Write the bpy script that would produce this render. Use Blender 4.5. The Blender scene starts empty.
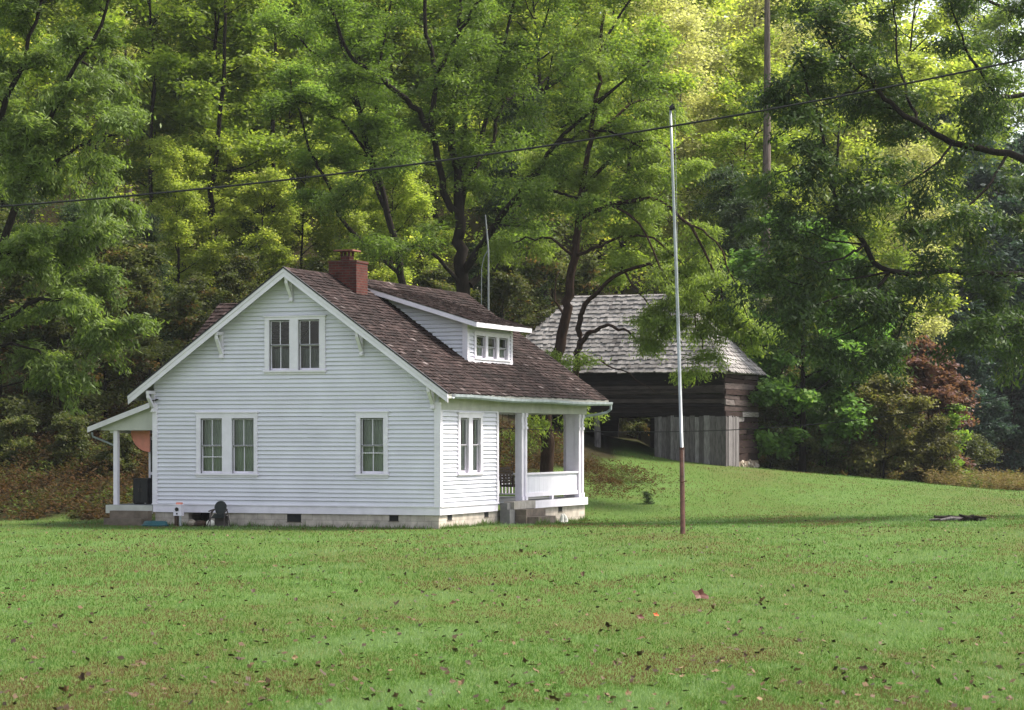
import bpy, math
import numpy as np
from math import radians, sin, cos, pi

RS = np.random.RandomState
scene = bpy.context.scene
COL = scene.collection
F = 2475.0; CX = 512.0; HY = 438.0; EYE = 2.46     # focal length in pixels, principal column, horizon row, eye height

def at(px, py, D):
    return np.array([(px - CX) / F * D, D, EYE + (HY - py) / F * D])

def sstep(a, b, x):
    t = np.clip((x - a) / (b - a), 0, 1)
    return t * t * (3 - 2 * t)

# ------------------------------------------------------------------ terrain height
def hill_foot(X, Y):
    r = X / np.maximum(Y, 20.0)
    return np.interp(r, [-.6, -.22, -.14, -.07, 0, .09, .15, .172, .182, .4], [80, 86, 90, 96, 102, 111, 118, 128, 152, 165])

def T(X, Y):
    X = np.asarray(X, float); Y = np.asarray(Y, float)
    s = np.interp(X, [-40, -12, 1, 3.4, 9, 20, 27], [.17, .17, .17, .115, .080, .020, .003])
    d = np.maximum(0, Y - 79.0)
    d = np.minimum(d, np.interp(X, [-6, 3.4, 6.5], [9, 40, 18.2]))
    z = s * d * d / (d + 2.0)
    yb = np.interp(X, [-80, -30, -16, -9.8, -4, 2], [66, 71, 73.5, 75.5, 84, 100])
    b = np.maximum(0, Y - yb)
    z = z + .30 * b * b / (b + 1.2) * sstep(2, -5, X) * np.exp(-b / 16.0)
    h = np.maximum(0, Y - hill_foot(X, Y))
    z = z + 48 * np.interp(X / np.maximum(Y, 20.), [.10, .17, .22], [1, .8, .5]) * (1 - np.exp(-.44 * h * (h / (h + 4.0)) / 48.0))
    z = z - .16 * np.exp(-(((X - 3.2) / 3.5) ** 2 + ((Y - 77) / 5.0) ** 2))
    z = z + .03 * np.sin(X * .55 + .3 * Y) * np.sin(Y * .21 + 1.3) * sstep(66, 50, Y)
    z = z + .05 * np.sin(X * .31 + 1) * np.sin(Y * .13) * sstep(62, 40, Y)
    return z

# ------------------------------------------------------------------ materials
def nodes_of(m):
    m.use_nodes = True
    nt = m.node_tree; nt.nodes.clear()
    out = nt.nodes.new('ShaderNodeOutputMaterial')
    return nt, out

def ramp(nt, stops, fac):
    r = nt.nodes.new('ShaderNodeValToRGB')
    el = r.color_ramp.elements
    while len(el) < len(stops): el.new(0.5)
    for e, (p, c) in zip(el, stops):
        e.position = p; e.color = (c[0], c[1], c[2], 1)
    nt.links.new(fac, r.inputs[0])
    return r.outputs[0]

def noise(nt, scale, detail=4, rough=.6, stretch=None, coord='Object'):
    tc = nt.nodes.new('ShaderNodeTexCoord')
    n = nt.nodes.new('ShaderNodeTexNoise')
    n.inputs['Scale'].default_value = scale; n.inputs['Detail'].default_value = detail; n.inputs['Roughness'].default_value = rough
    src = tc.outputs[coord]
    if stretch:
        mp = nt.nodes.new('ShaderNodeMapping'); mp.inputs['Scale'].default_value = stretch
        nt.links.new(src, mp.inputs[0]); src = mp.outputs[0]
    nt.links.new(src, n.inputs['Vector'])
    return n.outputs['Fac']

def mult(nt, col, fac, lo, hi):
    """col * map(fac, 0..1 -> lo..hi)"""
    mr = nt.nodes.new('ShaderNodeMapRange'); mr.inputs[1].default_value = .3; mr.inputs[2].default_value = .7
    mr.inputs[3].default_value = lo; mr.inputs[4].default_value = hi
    nt.links.new(fac, mr.inputs[0])
    v = nt.nodes.new('ShaderNodeVectorMath'); v.operation = 'SCALE'
    nt.links.new(col, v.inputs[0]); nt.links.new(mr.outputs[0], v.inputs['Scale'])
    return v.outputs[0]

def tint_out(nt):
    a = nt.nodes.new('ShaderNodeAttribute'); a.attribute_name = 'tint'
    return a.outputs['Fac']

def plain(name, c, rough=.7, nscale=8, lo=.8, hi=1.12, metallic=0, spec=.3, bump=0, stretch=None):
    m = bpy.data.materials.new(name); nt, out = nodes_of(m)
    p = nt.nodes.new('ShaderNodeBsdfPrincipled')
    rgb = nt.nodes.new('ShaderNodeRGB'); rgb.outputs[0].default_value = (*c, 1)
    n = noise(nt, nscale, stretch=stretch)
    nt.links.new(mult(nt, rgb.outputs[0], n, lo, hi), p.inputs['Base Color'])
    p.inputs['Roughness'].default_value = rough; p.inputs['Metallic'].default_value = metallic
    p.inputs['Specular IOR Level'].default_value = spec
    if bump:
        b = nt.nodes.new('ShaderNodeBump'); b.inputs['Strength'].default_value = bump; b.inputs['Distance'].default_value = .02
        nt.links.new(n, b.inputs['Height']); nt.links.new(b.outputs[0], p.inputs['Normal'])
    nt.links.new(p.outputs[0], out.inputs[0])
    return m

def tinted(name, stops, rough=.8, nscale=5, lo=.75, hi=1.2, spec=.2, stretch=None, bump=0):
    m = bpy.data.materials.new(name); nt, out = nodes_of(m)
    p = nt.nodes.new('ShaderNodeBsdfPrincipled')
    c = ramp(nt, stops, tint_out(nt))
    n = noise(nt, nscale, stretch=stretch)
    nt.links.new(mult(nt, c, n, lo, hi), p.inputs['Base Color'])
    p.inputs['Roughness'].default_value = rough; p.inputs['Specular IOR Level'].default_value = spec
    if bump:
        b = nt.nodes.new('ShaderNodeBump'); b.inputs['Strength'].default_value = bump; b.inputs['Distance'].default_value = .02
        nt.links.new(n, b.inputs['Height']); nt.links.new(b.outputs[0], p.inputs['Normal'])
    nt.links.new(p.outputs[0], out.inputs[0])
    return m

def leafmat(name, stops, transl=.4, rough=.55, spec=.25, objvar=.25):
    if name.endswith(('leaves', 'needles')):
        stops = [(p, (c[0] * LGAIN * 1.02, c[1] * LGAIN, c[2] * LGAIN)) for p, c in stops]; transl = min(.55, transl + .08)
    m = bpy.data.materials.new(name); nt, out = nodes_of(m)
    c = ramp(nt, stops, tint_out(nt))
    oi = nt.nodes.new('ShaderNodeObjectInfo')
    v = nt.nodes.new('ShaderNodeMapRange'); v.inputs[3].default_value = 1 - objvar; v.inputs[4].default_value = 1 + objvar
    nt.links.new(oi.outputs['Random'], v.inputs[0])
    sc = nt.nodes.new('ShaderNodeVectorMath'); sc.operation = 'SCALE'
    nt.links.new(c, sc.inputs[0]); nt.links.new(v.outputs[0], sc.inputs['Scale'])
    p = nt.nodes.new('ShaderNodeBsdfPrincipled'); p.inputs['Roughness'].default_value = rough
    p.inputs['Specular IOR Level'].default_value = spec
    nt.links.new(sc.outputs[0], p.inputs['Base Color'])
    t = nt.nodes.new('ShaderNodeBsdfTranslucent')
    warm = nt.nodes.new('ShaderNodeVectorMath'); warm.operation = 'MULTIPLY'; warm.inputs[1].default_value = (1.36, 1.45, .75)
    nt.links.new(sc.outputs[0], warm.inputs[0]); nt.links.new(warm.outputs[0], t.inputs['Color'])
    mx = nt.nodes.new('ShaderNodeMixShader'); mx.inputs[0].default_value = transl
    nt.links.new(p.outputs[0], mx.inputs[1]); nt.links.new(t.outputs[0], mx.inputs[2])
    nt.links.new(mx.outputs[0], out.inputs[0])
    return m

def brickmat(name, c1, c2, mortar, w, h, msize, coordscale=1.0, rough=.9, lo=.7, hi=1.2):
    m = bpy.data.materials.new(name); nt, out = nodes_of(m)
    tc = nt.nodes.new('ShaderNodeTexCoord')
    sep = nt.nodes.new('ShaderNodeSeparateXYZ'); nt.links.new(tc.outputs['Object'], sep.inputs[0])
    add = nt.nodes.new('ShaderNodeMath'); add.operation = 'ADD'
    nt.links.new(sep.outputs[0], add.inputs[0]); nt.links.new(sep.outputs[1], add.inputs[1])
    comb = nt.nodes.new('ShaderNodeCombineXYZ')
    nt.links.new(add.outputs[0], comb.inputs[0]); nt.links.new(sep.outputs[2], comb.inputs[1])
    b = nt.nodes.new('ShaderNodeTexBrick')
    b.inputs['Color1'].default_value = (*c1, 1); b.inputs['Color2'].default_value = (*c2, 1); b.inputs['Mortar'].default_value = (*mortar, 1)
    b.inputs['Scale'].default_value = 1; b.inputs['Brick Width'].default_value = w; b.inputs['Row Height'].default_value = h
    b.inputs['Mortar Size'].default_value = msize
    nt.links.new(comb.outputs[0], b.inputs['Vector'])
    p = nt.nodes.new('ShaderNodeBsdfPrincipled'); p.inputs['Roughness'].default_value = rough; p.inputs['Specular IOR Level'].default_value = .1
    nt.links.new(mult(nt, b.outputs['Color'], noise(nt, 3.5), lo, hi), p.inputs['Base Color'])
    nt.links.new(p.outputs[0], out.inputs[0])
    return m

def glassmat(name):
    m = bpy.data.materials.new(name); nt, out = nodes_of(m)
    g = nt.nodes.new('ShaderNodeBsdfGlossy'); g.inputs['Roughness'].default_value = .03; g.inputs['Color'].default_value = (.9, .9, .9, 1)
    t = nt.nodes.new('ShaderNodeBsdfTransparent'); t.inputs['Color'].default_value = (.72, .76, .74, 1)
    lw = nt.nodes.new('ShaderNodeFresnel'); lw.inputs['IOR'].default_value = 1.5
    mx = nt.nodes.new('ShaderNodeMixShader')
    nt.links.new(lw.outputs[0], mx.inputs[0]); nt.links.new(t.outputs[0], mx.inputs[1]); nt.links.new(g.outputs[0], mx.inputs[2])
    nt.links.new(mx.outputs[0], out.inputs[0])
    return m

def groundmat():
    m = bpy.data.materials.new('lawn_soil'); nt, out = nodes_of(m)
    a = nt.nodes.new('ShaderNodeAttribute'); a.attribute_name = 'litter'
    n1 = noise(nt, .9, 6, .65); n2 = noise(nt, .18, 3, .5, stretch=(1, .35, 1)); n3 = noise(nt, 14, 5, .7)
    g = ramp(nt, [(.25, (.085, .064, .026)), (.42, (.07, .098, .024)), (.58, (.07, .125, .028)), (.8, (.10, .155, .052))], n1)
    g2 = ramp(nt, [(.3, (.09, .07, .03)), (.5, (.07, .115, .027)), (.75, (.09, .15, .045))], n2)
    mx = nt.nodes.new('ShaderNodeMix'); mx.data_type = 'RGBA'; mx.inputs[0].default_value = .5
    nt.links.new(g, mx.inputs[6]); nt.links.new(g2, mx.inputs[7])
    gg = mult(nt, mx.outputs[2], n3, .7, 1.25)
    l = ramp(nt, [(.3, (.012, .011, .006)), (.48, (.024, .018, .009)), (.62, (.022, .026, .009)), (.8, (.034, .026, .012))], noise(nt, 2.2, 8, .75))
    mx2 = nt.nodes.new('ShaderNodeMix'); mx2.data_type = 'RGBA'
    nt.links.new(a.outputs['Fac'], mx2.inputs[0]); nt.links.new(gg, mx2.inputs[6]); nt.links.new(l, mx2.inputs[7])
    p = nt.nodes.new('ShaderNodeBsdfPrincipled'); p.inputs['Roughness'].default_value = .95; p.inputs['Specular IOR Level'].default_value = .05
    nt.links.new(mx2.outputs[2], p.inputs['Base Color'])
    b = nt.nodes.new('ShaderNodeBump'); b.inputs['Strength'].default_value = .6; b.inputs['Distance'].default_value = .05
    nt.links.new(n3, b.inputs['Height']); nt.links.new(b.outputs[0], p.inputs['Normal'])
    nt.links.new(p.outputs[0], out.inputs[0])
    return m

M = {}
LGAIN = 1.65
M['siding'] = tinted('white_clapboard_paint', [(0, (.62, .61, .68)), (1, (.68, .67, .74))], .55, 1.2, .93, 1.05, .3)
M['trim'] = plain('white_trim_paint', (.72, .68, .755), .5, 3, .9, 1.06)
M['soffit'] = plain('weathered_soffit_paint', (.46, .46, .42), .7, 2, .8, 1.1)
M['shingle'] = tinted('brown_roof_shakes', [(0, (.009, .0052, .005)), (.35, (.021, .0122, .0114)), (.7, (.038, .0232, .0218)), (.9, (.07, .050, .048)), (1, (.125, .102, .10))], .85, 1.1, .6, 1.35, .15, stretch=(1, .5, 1))
M['edge'] = plain('black_drip_edge', (.02, .02, .025), .6)
M['greyshake'] = tinted('grey_barn_shakes', [(0, (.11, .10, .098)), (.5, (.225, .21, .208)), (1, (.34, .32, .318))], .9, .8, .55, 1.3, .1, stretch=(1, .4, 1))
M['brick'] = brickmat('red_brick', (.105, .025, .019), (.065, .017, .015), (.075, .055, .048), .22, .075, .012)
M['block'] = brickmat('concrete_block', (.46, .40, .35), (.40, .355, .31), (.30, .27, .24), .42, .20, .008)
M['concrete'] = plain('old_concrete', (.36, .33, .29), .9, 2.5, .55, 1.2, bump=.4)
M['darkconcrete'] = plain('stained_concrete', (.15, .12, .095), .9, 3, .5, 1.3, bump=.4)
M['gutter'] = plain('galvanised_gutter', (.34, .38, .41), .5, 4, .6, 1.1, metallic=.3)
M['pipe'] = plain('galvanised_pipe', (.34, .36, .38), .45, 3, .7, 1.15, metallic=.4)
M['mast'] = plain('dull_mast_pipe', (.20, .215, .22), .6, 3, .7, 1.15)
M['rust'] = plain('rusted_iron', (.048, .020, .014), .9, 9, .5, 1.7, bump=.4)
M['black'] = plain('black_paint', (.012, .012, .014), .5)
M['darkgreen'] = plain('dark_green_enamel', (.010, .014, .013), .5, 6, .7, 1.3)
M['bronze'] = plain('brown_steel_tube', (.05, .038, .034), .6)
M['teal'] = plain('teal_plastic', (.008, .075, .09), .4, 6, .8, 1.15)
M['coral'] = plain('coral_painted_metal', (.76, .28, .22), .6, 5, .9, 1.1)
M['curtain'] = plain('pale_curtain', (.50, .52, .47), .9, 3, .85, 1.1)
M['darkcurtain'] = plain('grey_curtain', (.20, .21, .21), .9, 3, .8, 1.15)
M['dark'] = plain('painted_unlit_dark', (.012, .013, .014), .9)  # near-black colour painted in for unlit vent and crawl openings
M['storm'] = plain('grey_storm_frame', (.10, .105, .11), .5)
M['glass'] = glassmat('window_glass')
M['porchfloor'] = plain('grey_porch_paint', (.20, .21, .23), .6, 3, .8, 1.1)
M['brownwood'] = plain('dark_brown_wood', (.05, .028, .018), .7, 8, .6, 1.4)
M['log'] = tinted('dark_weathered_logs', [(0, (.006, .005, .005)), (.5, (.017, .013, .012)), (.85, (.05, .04, .037)), (1, (.17, .155, .15))], .9, 4, .4, 1.7, .1, stretch=(.5, .5, 5))
M['brownlog'] = tinted('brown_logs', [(0, (.012, .008, .008)), (.6, (.034, .021, .019)), (1, (.19, .17, .168))], .9, 4, .5, 1.6, .1, stretch=(.5, .5, 5))
M['plank'] = tinted('grey_barn_planks', [(0, (.06, .054, .055)), (.5, (.125, .113, .116)), (1, (.21, .195, .20))], .9, 5, .45, 1.4, .1, stretch=(6, 6, .6))
M['stone'] = tinted('field_stone', [(0, (.16, .12, .09)), (.5, (.30, .25, .20)), (1, (.48, .43, .38))], .9, 6, .7, 1.3, .1)
M['white'] = plain('chalk_white', (.72, .69, .62), .7, 6, .85, 1.1)
M['bark'] = plain('dark_bark', (.016, .013, .011), .95, 6, .5, 1.6, bump=.6, stretch=(3, 3, .6), spec=.05)
M['barkred'] = plain('reddish_bark', (.026, .016, .012), .95, 6, .5, 1.6, bump=.6, stretch=(3, 3, .6), spec=.05)
M['barkpale'] = plain('grey_pine_bark', (.12, .095, .085), .95, 4, .5, 1.5, bump=.6, stretch=(3, 3, .5), spec=.05)
M['wire'] = plain('black_cable', (.012, .012, .013), .5)
M['ground'] = groundmat()
M['grass'] = leafmat('grass_blades', [(0, (.14, .085, .042)), (.16, (.12, .095, .04)), (.30, (.085, .125, .03)), (.52, (.069, .147, .021)), (.80, (.100, .192, .042)), (1, (.19, .28, .12))], .25, .6, .2, 0)
M['fallen'] = tinted('fallen_leaf', [(0, (.026, .015, .009)), (.5, (.068, .036, .017)), (.8, (.115, .066, .028)), (1, (.19, .125, .062))], .7, 20, .7, 1.3, .3)
M['fallenred'] = plain('red_fallen_leaf', (.085, .020, .011), .6, 20)
M['fallenorange'] = plain('orange_fallen_leaf', (.55, .09, .02), .6, 20)
M['weeds'] = leafmat('bank_weeds', [(0, (.030, .020, .011)), (.35, (.082, .044, .021)), (.6, (.060, .046, .019)), (.8, (.050, .062, .019)), (1, (.085, .115, .030))], .3, .8, .05, 0)
M['straw'] = leafmat('dry_field_weeds', [(0, (.09, .065, .03)), (.5, (.17, .125, .06)), (.8, (.12, .12, .045)), (1, (.10, .14, .04))], .3, .8, .05, 0)
# foliage
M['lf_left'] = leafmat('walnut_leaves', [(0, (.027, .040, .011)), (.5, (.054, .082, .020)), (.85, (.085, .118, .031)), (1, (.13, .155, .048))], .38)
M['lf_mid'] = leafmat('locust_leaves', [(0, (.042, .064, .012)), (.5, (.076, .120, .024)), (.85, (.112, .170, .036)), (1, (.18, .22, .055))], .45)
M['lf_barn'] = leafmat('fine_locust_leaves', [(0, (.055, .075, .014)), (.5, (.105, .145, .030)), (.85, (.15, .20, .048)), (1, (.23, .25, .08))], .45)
M['lf_right'] = leafmat('painted_shade_walnut_leaves', [(0, (.012, .022, .008)), (.5, (.025, .044, .013)), (.85, (.043, .070, .017)), (1, (.09, .10, .023))], .26)  # darker walnut copy: the right tree's shade is put into its leaf colour
M['lf_maple'] = leafmat('maple_leaves', [(0, (.040, .080, .020)), (.5, (.075, .14, .032)), (.85, (.11, .20, .045)), (1, (.18, .26, .06))], .38)
M['lf_yellow'] = leafmat('yellowing_glow_leaves', [(0, (.080, .108, .022)), (.5, (.155, .190, .038)), (.85, (.235, .26, .058)), (1, (.37, .35, .10))], .5)  # yellowing foliage, also lightened so the colour carries the hillside's sun glow
M['lf_pale'] = leafmat('pale_thin_leaves', [(0, (.14, .143, .06)), (.5, (.245, .245, .125)), (.85, (.34, .335, .19)), (1, (.46, .42, .28))], .5)
M['lf_green'] = leafmat('forest_leaves', [(0, (.055, .085, .015)), (.5, (.105, .145, .025)), (.85, (.17, .205, .036)), (1, (.30, .28, .06))], .45)
M['lf_hill'] = leafmat('painted_sun_hill_leaves', [(0, (.075, .10, .018)), (.4, (.15, .185, .030)), (.75, (.25, .28, .055)), (1, (.40, .38, .14))], .5)  # lime to pale stops paint sunlight into the upper hillside leaves
M['lf_dark'] = leafmat('hemlock_needles', [(0, (.012, .022, .010)), (.5, (.024, .042, .016)), (.85, (.038, .06, .020)), (1, (.07, .08, .025))], .25)
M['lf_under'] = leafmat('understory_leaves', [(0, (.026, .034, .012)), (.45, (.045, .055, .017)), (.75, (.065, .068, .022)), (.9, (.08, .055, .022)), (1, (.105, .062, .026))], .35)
M['lf_red'] = leafmat('dogwood_leaves', [(0, (.042, .022, .018)), (.5, (.075, .036, .030)), (.85, (.098, .052, .040)), (1, (.09, .085, .03))], .35)
M['lf_olive'] = leafmat('olive_leaves', [(0, (.040, .042, .016)), (.5, (.075, .072, .026)), (.85, (.10, .10, .035)), (1, (.15, .11, .045))], .35)
M['lf_lime'] = leafmat('lime_leaves', [(0, (.07, .12, .022)), (.5, (.11, .18, .033)), (1, (.17, .24, .05))], .45)
M['lf_far'] = leafmat('far_forest_leaves', [(0, (.010, .021, .019)), (.5, (.019, .036, .030)), (1, (.034, .055, .040))], .3)  # blue-green foliage; some of the distance haze is put into this colour

# ------------------------------------------------------------------ mesh builder
class MB:
    def __init__(self): self.v = []; self.f = []; self.t = []
    def quad(self, a, b, c, d, t=.5):
        i = len(self.v); self.v += [a, b, c, d]; self.f.append((i, i + 1, i + 2, i + 3)); self.t.append(t)
    def poly(self, pts, t=.5):
        i = len(self.v); self.v += list(pts); self.f.append(tuple(range(i, i + len(pts)))); self.t.append(t)
    def hexa(self, p, t=.5):
        i = len(self.v); self.v += list(p)
        for q in ((0, 3, 2, 1), (4, 5, 6, 7), (0, 1, 5, 4), (1, 2, 6, 5), (2, 3, 7, 6), (3, 0, 4, 7)):
            self.f.append(tuple(i + k for k in q)); self.t.append(t)
    def box(self, x0, x1, y0, y1, z0, z1, t=.5, fn=None):
        p = [(x0, y0, z0), (x1, y0, z0), (x1, y1, z0), (x0, y1, z0), (x0, y0, z1), (x1, y0, z1), (x1, y1, z1), (x0, y1, z1)]
        if fn: p = [fn(*q) for q in p]
        self.hexa(p, t)
    def tube(self, pts, rad, n=8, t=.5, cap=True):
        pts = np.asarray(pts, float); k = len(pts)
        rad = np.broadcast_to(np.asarray(rad, float), (k,))
        tan = np.gradient(pts, axis=0); tan /= np.linalg.norm(tan, axis=1)[:, None] + 1e-9
        ref = np.array([0, 0, 1.]) if abs(tan[0][2]) < .9 else np.array([1., 0, 0])
        a = np.cross(tan, ref); a /= np.linalg.norm(a, axis=1)[:, None] + 1e-9
        b = np.cross(tan, a)
        ang = np.arange(n) * 2 * pi / n
        i = len(self.v)
        ring = pts[:, None, :] + rad[:, None, None] * (np.cos(ang)[None, :, None] * a[:, None, :] + np.sin(ang)[None, :, None] * b[:, None, :])
        self.v += [tuple(q) for q in ring.reshape(-1, 3)]
        for r in range(k - 1):
            for c in range(n):
                c2 = (c + 1) % n
                self.f.append((i + r * n + c, i + r * n + c2, i + (r + 1) * n + c2, i + (r + 1) * n + c)); self.t.append(t)
        if cap:
            self.f.append(tuple(i + c for c in range(n))); self.t.append(t)
            self.f.append(tuple(i + (k - 1) * n + c for c in range(n))); self.t.append(t)
    def build(self, name, mat, parent=None, smooth=False, loc=None):
        me = bpy.data.meshes.new(name)
        me.from_pydata([tuple(map(float, q)) for q in self.v], [], self.f)
        at_ = me.attributes.new('tint', 'FLOAT', 'FACE')
        at_.data.foreach_set('value', np.asarray(self.t, dtype=np.float32))
        me.materials.append(mat)
        if smooth: me.polygons.foreach_set('use_smooth', [True] * len(me.polygons))
        me.update()
        o = bpy.data.objects.new(name, me); COL.objects.link(o)
        if parent: o.parent = parent
        if loc is not None: o.location = loc
        return o

def fastmesh(name, V, nper, tint, mat):
    """V: (N, nper, 3) separate polygons"""
    N = V.shape[0]
    me = bpy.data.meshes.new(name)
    me.vertices.add(N * nper); me.vertices.foreach_set('co', V.reshape(-1).astype(np.float32))
    me.loops.add(N * nper); me.loops.foreach_set('vertex_index', np.arange(N * nper, dtype=np.int32))
    me.polygons.add(N); me.polygons.foreach_set('loop_start', np.arange(0, N * nper, nper, dtype=np.int32))
    try: me.polygons.foreach_set('loop_total', np.full(N, nper, dtype=np.int32))
    except Exception: pass
    a = me.attributes.new('tint', 'FLOAT', 'FACE'); a.data.foreach_set('value', tint.astype(np.float32))
    me.materials.append(mat); me.update(calc_edges=True)
    return me

def link(name, me, parent=None):
    o = bpy.data.objects.new(name, me); COL.objects.link(o)
    if parent: o.parent = parent
    return o

def tag(o, label=None, cat=None, group=None, kind=None):
    if label: o['label'] = label
    if cat: o['category'] = cat
    if group: o['group'] = group
    if kind: o['kind'] = kind
    return o

def empty(name, loc=(0, 0, 0), rz=0):
    o = bpy.data.objects.new(name, None); COL.objects.link(o)
    o.location = tuple(float(q) for q in loc); o.rotation_euler = (0, 0, rz); o.empty_display_size = .2
    return o

def copy_tree(o, parent=None):
    c = o.copy(); COL.objects.link(c)
    if parent: c.parent = parent
    for ch in list(o.children): copy_tree(ch, c)
    return c

# ------------------------------------------------------------------ ground sheet
def make_ground():
    ys = np.concatenate([np.linspace(-400, 0, 9), np.linspace(4, 66, 63), np.linspace(66.5, 130, 110), np.linspace(132, 330, 80), np.linspace(345, 900, 12)])
    xs = np.concatenate([np.linspace(-500, -90, 10), np.linspace(-84, -32, 27), np.linspace(-31, 45, 110), np.linspace(47, 110, 30), np.linspace(125, 500, 9)])
    X, Y = np.meshgrid(xs, ys)
    Z = T(X, Y)
    rs = RS(5)
    nx, ny = len(xs), len(ys)
    V = np.stack([X, Y, Z], -1).reshape(-1, 3)
    idx = np.arange(nx * ny).reshape(ny, nx)
    Q = np.stack([idx[:-1, :-1], idx[:-1, 1:], idx[1:, 1:], idx[1:, :-1]], -1).reshape(-1, 4)
    me = bpy.data.meshes.new('ground'); me.from_pydata(V.tolist(), [], Q.tolist())
    a = me.attributes.new('litter', 'FLOAT', 'POINT')
    a.data.foreach_set('value', litter(X, Y).reshape(-1).astype(np.float32))
    me.polygons.foreach_set('use_smooth', [True] * len(me.polygons))
    me.materials.append(M['ground']); me.update()
    o = link('ground', me); tag(o, kind='structure')
    return o

def litter(X, Y):
    yb = np.interp(X, [-80, -30, -16, -9.8, -4, 0, 2.5, 4.5], [66, 71, 73.0, 75.0, 82, 86, 90, 97.5])
    yf = np.where(X > 4.0, hill_foot(X, Y) - 4.5, yb)
    w = .6 * np.sin(X * 1.7) + .4 * np.sin(X * 4.1 + 1)
    return sstep(-.5, 1.2, Y - yf - w)

make_ground()

# ------------------------------------------------------------------ grass
def lown(X, Y, seed=0):
    """cheap smooth 2D pattern, roughly 0..1"""
    rs = RS(seed); s = 0; A = 0
    for k in range(7):
        f = .16 * 1.75 ** k; th = rs.uniform(0, 2 * pi); p = rs.uniform(0, 6.28); a = .8 ** k
        s = s + a * np.sin(f * 2 * pi * (X * cos(th) + Y * .45 * sin(th)) + p); A += a
    return .5 + .9 * s / A

def make_grass():
    rs = RS(11)
    def sample(n, ya, yb, x_lo, x_hi, power):
        # density falls with distance
        u = rs.rand(n)
        if power == 0: Y = ya + (yb - ya) * u
        else: Y = 1 / (1 / ya + u * (1 / yb - 1 / ya))
        X = (x_lo + (x_hi - x_lo) * rs.rand(n)) * Y
        return X, Y
    parts = [sample(330000, 20.5, 79, -.235, .235, 1), sample(60000, 68, 118, -.005, .24, 1)]
    X = np.concatenate([p[0] for p in parts]); Y = np.concatenate([p[1] for p in parts])
    # keep out of house and bank
    ca, sa = cos(radians(21)), sin(radians(21))
    ox, oy = X + 1.968, Y - 66.89
    lx = ox * ca - oy * sa; ly = ox * sa + oy * ca
    keep = ~((lx > -8.76) & (lx < .02) & (ly > -.02) & (ly < 12)) & ~((lx > -10.4) & (lx < -8.7) & (ly > -.3) & (ly < 6))
    bx, by = X - 8.33, Y - 97.0
    blx = bx * ca - by * sa; bly = bx * sa + by * ca
    keep &= ~((blx > -9.9) & (blx < .1) & (bly > -.05) & (bly < 5.3))
    keep &= rs.rand(len(X)) > litter(X, Y) * .93
    X, Y = X[keep], Y[keep]; n = len(X)
    Z = T(X, Y)
    pat = lown(X, Y, 3)
    pat2 = lown(X * 2.7, Y * 2.7, 8)
    patch = .6 * pat + .4 * pat2
    h = (.024 + .028 * rs.rand(n)) * (.75 + .5 * patch) * (1 + .35 * (Y > 40))
    tall = rs.rand(n) < .02
    h[tall] *= 1.9
    w = .0042 * (Y / 22.0) ** .75 * (.7 + .6 * rs.rand(n))
    az = rs.rand(n) * 2 * pi
    lean = .5 * rs.rand(n) * h
    la = rs.rand(n) * 2 * pi
    base = np.stack([X, Y, Z - .006], -1)
    side = np.stack([np.cos(az), np.sin(az) * .5, np.zeros(n)], -1) * w[:, None]
    tip = base + np.stack([np.cos(la) * lean * 1.3, np.sin(la) * lean * 1.3, h], -1)
    V = np.stack([base - side, base + side, tip], 1)
    t = .57 + 1.6 * (patch - .5) + rs.normal(0, .13, n)
    t -= .36 * (rs.rand(n) < (.10 + .55 * sstep(.46, .22, patch)))
    t += .25 * (rs.rand(n) < .06)
    me = fastmesh('grass', V, 3, np.clip(t, 0, 1), M['grass'])
    tag(link('grass', me), 'short patchy green lawn grass in front of the white farmhouse', 'grass', kind='stuff')
make_grass()
def make_tufts():
    rs = RS(12); n = 5200
    u = rs.rand(n); side = rs.rand(n) < .55
    lx = np.where(side, -8.7 + 8.8 * u, .05 + np.abs(rs.normal(0, .09, n))); ly = np.where(side, -.05 - np.abs(rs.normal(0, .10, n)), 4.2 * u)
    k = rs.rand(n) < .15; lx[k] = 1.1 + .1 * rs.rand(k.sum()); ly[k] = 4.4 + 2 * rs.rand(k.sum())
    k = rs.rand(n) < .3; lx[k] = .02 + np.abs(rs.normal(0, .1, k.sum())); ly[k] = 6.4 + 5.6 * rs.rand(k.sum())
    c, s = cos(radians(-21)), sin(radians(-21))
    X = -1.968 + lx * c - ly * s; Y = 66.892 + lx * s + ly * c; Z = T(X, Y)
    h = (.04 + .13 * rs.rand(n) ** 2) * (.3 + 1.3 * np.clip(lown(X * 9, Y * 9, 4), 0, 1)); w = .007 + .006 * rs.rand(n); az = rs.rand(n) * 6.28; la = rs.rand(n) * 6.28
    b = np.stack([X, Y, Z - .02], -1); sd = np.stack([np.cos(az), np.sin(az), 0 * az], -1) * w[:, None]
    tip = b + np.stack([np.cos(la) * h * .5, np.sin(la) * h * .5, h + .02], -1)
    me = fastmesh('grass_tufts', np.stack([b - sd, b + sd, tip], 1), 3, np.clip(rs.normal(.45, .2, n), 0, 1), M['grass'])
    tag(link('grass_tufts', me), 'uneven untrimmed grass along the foot of the house foundation', 'grass', kind='stuff')
make_tufts()

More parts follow.
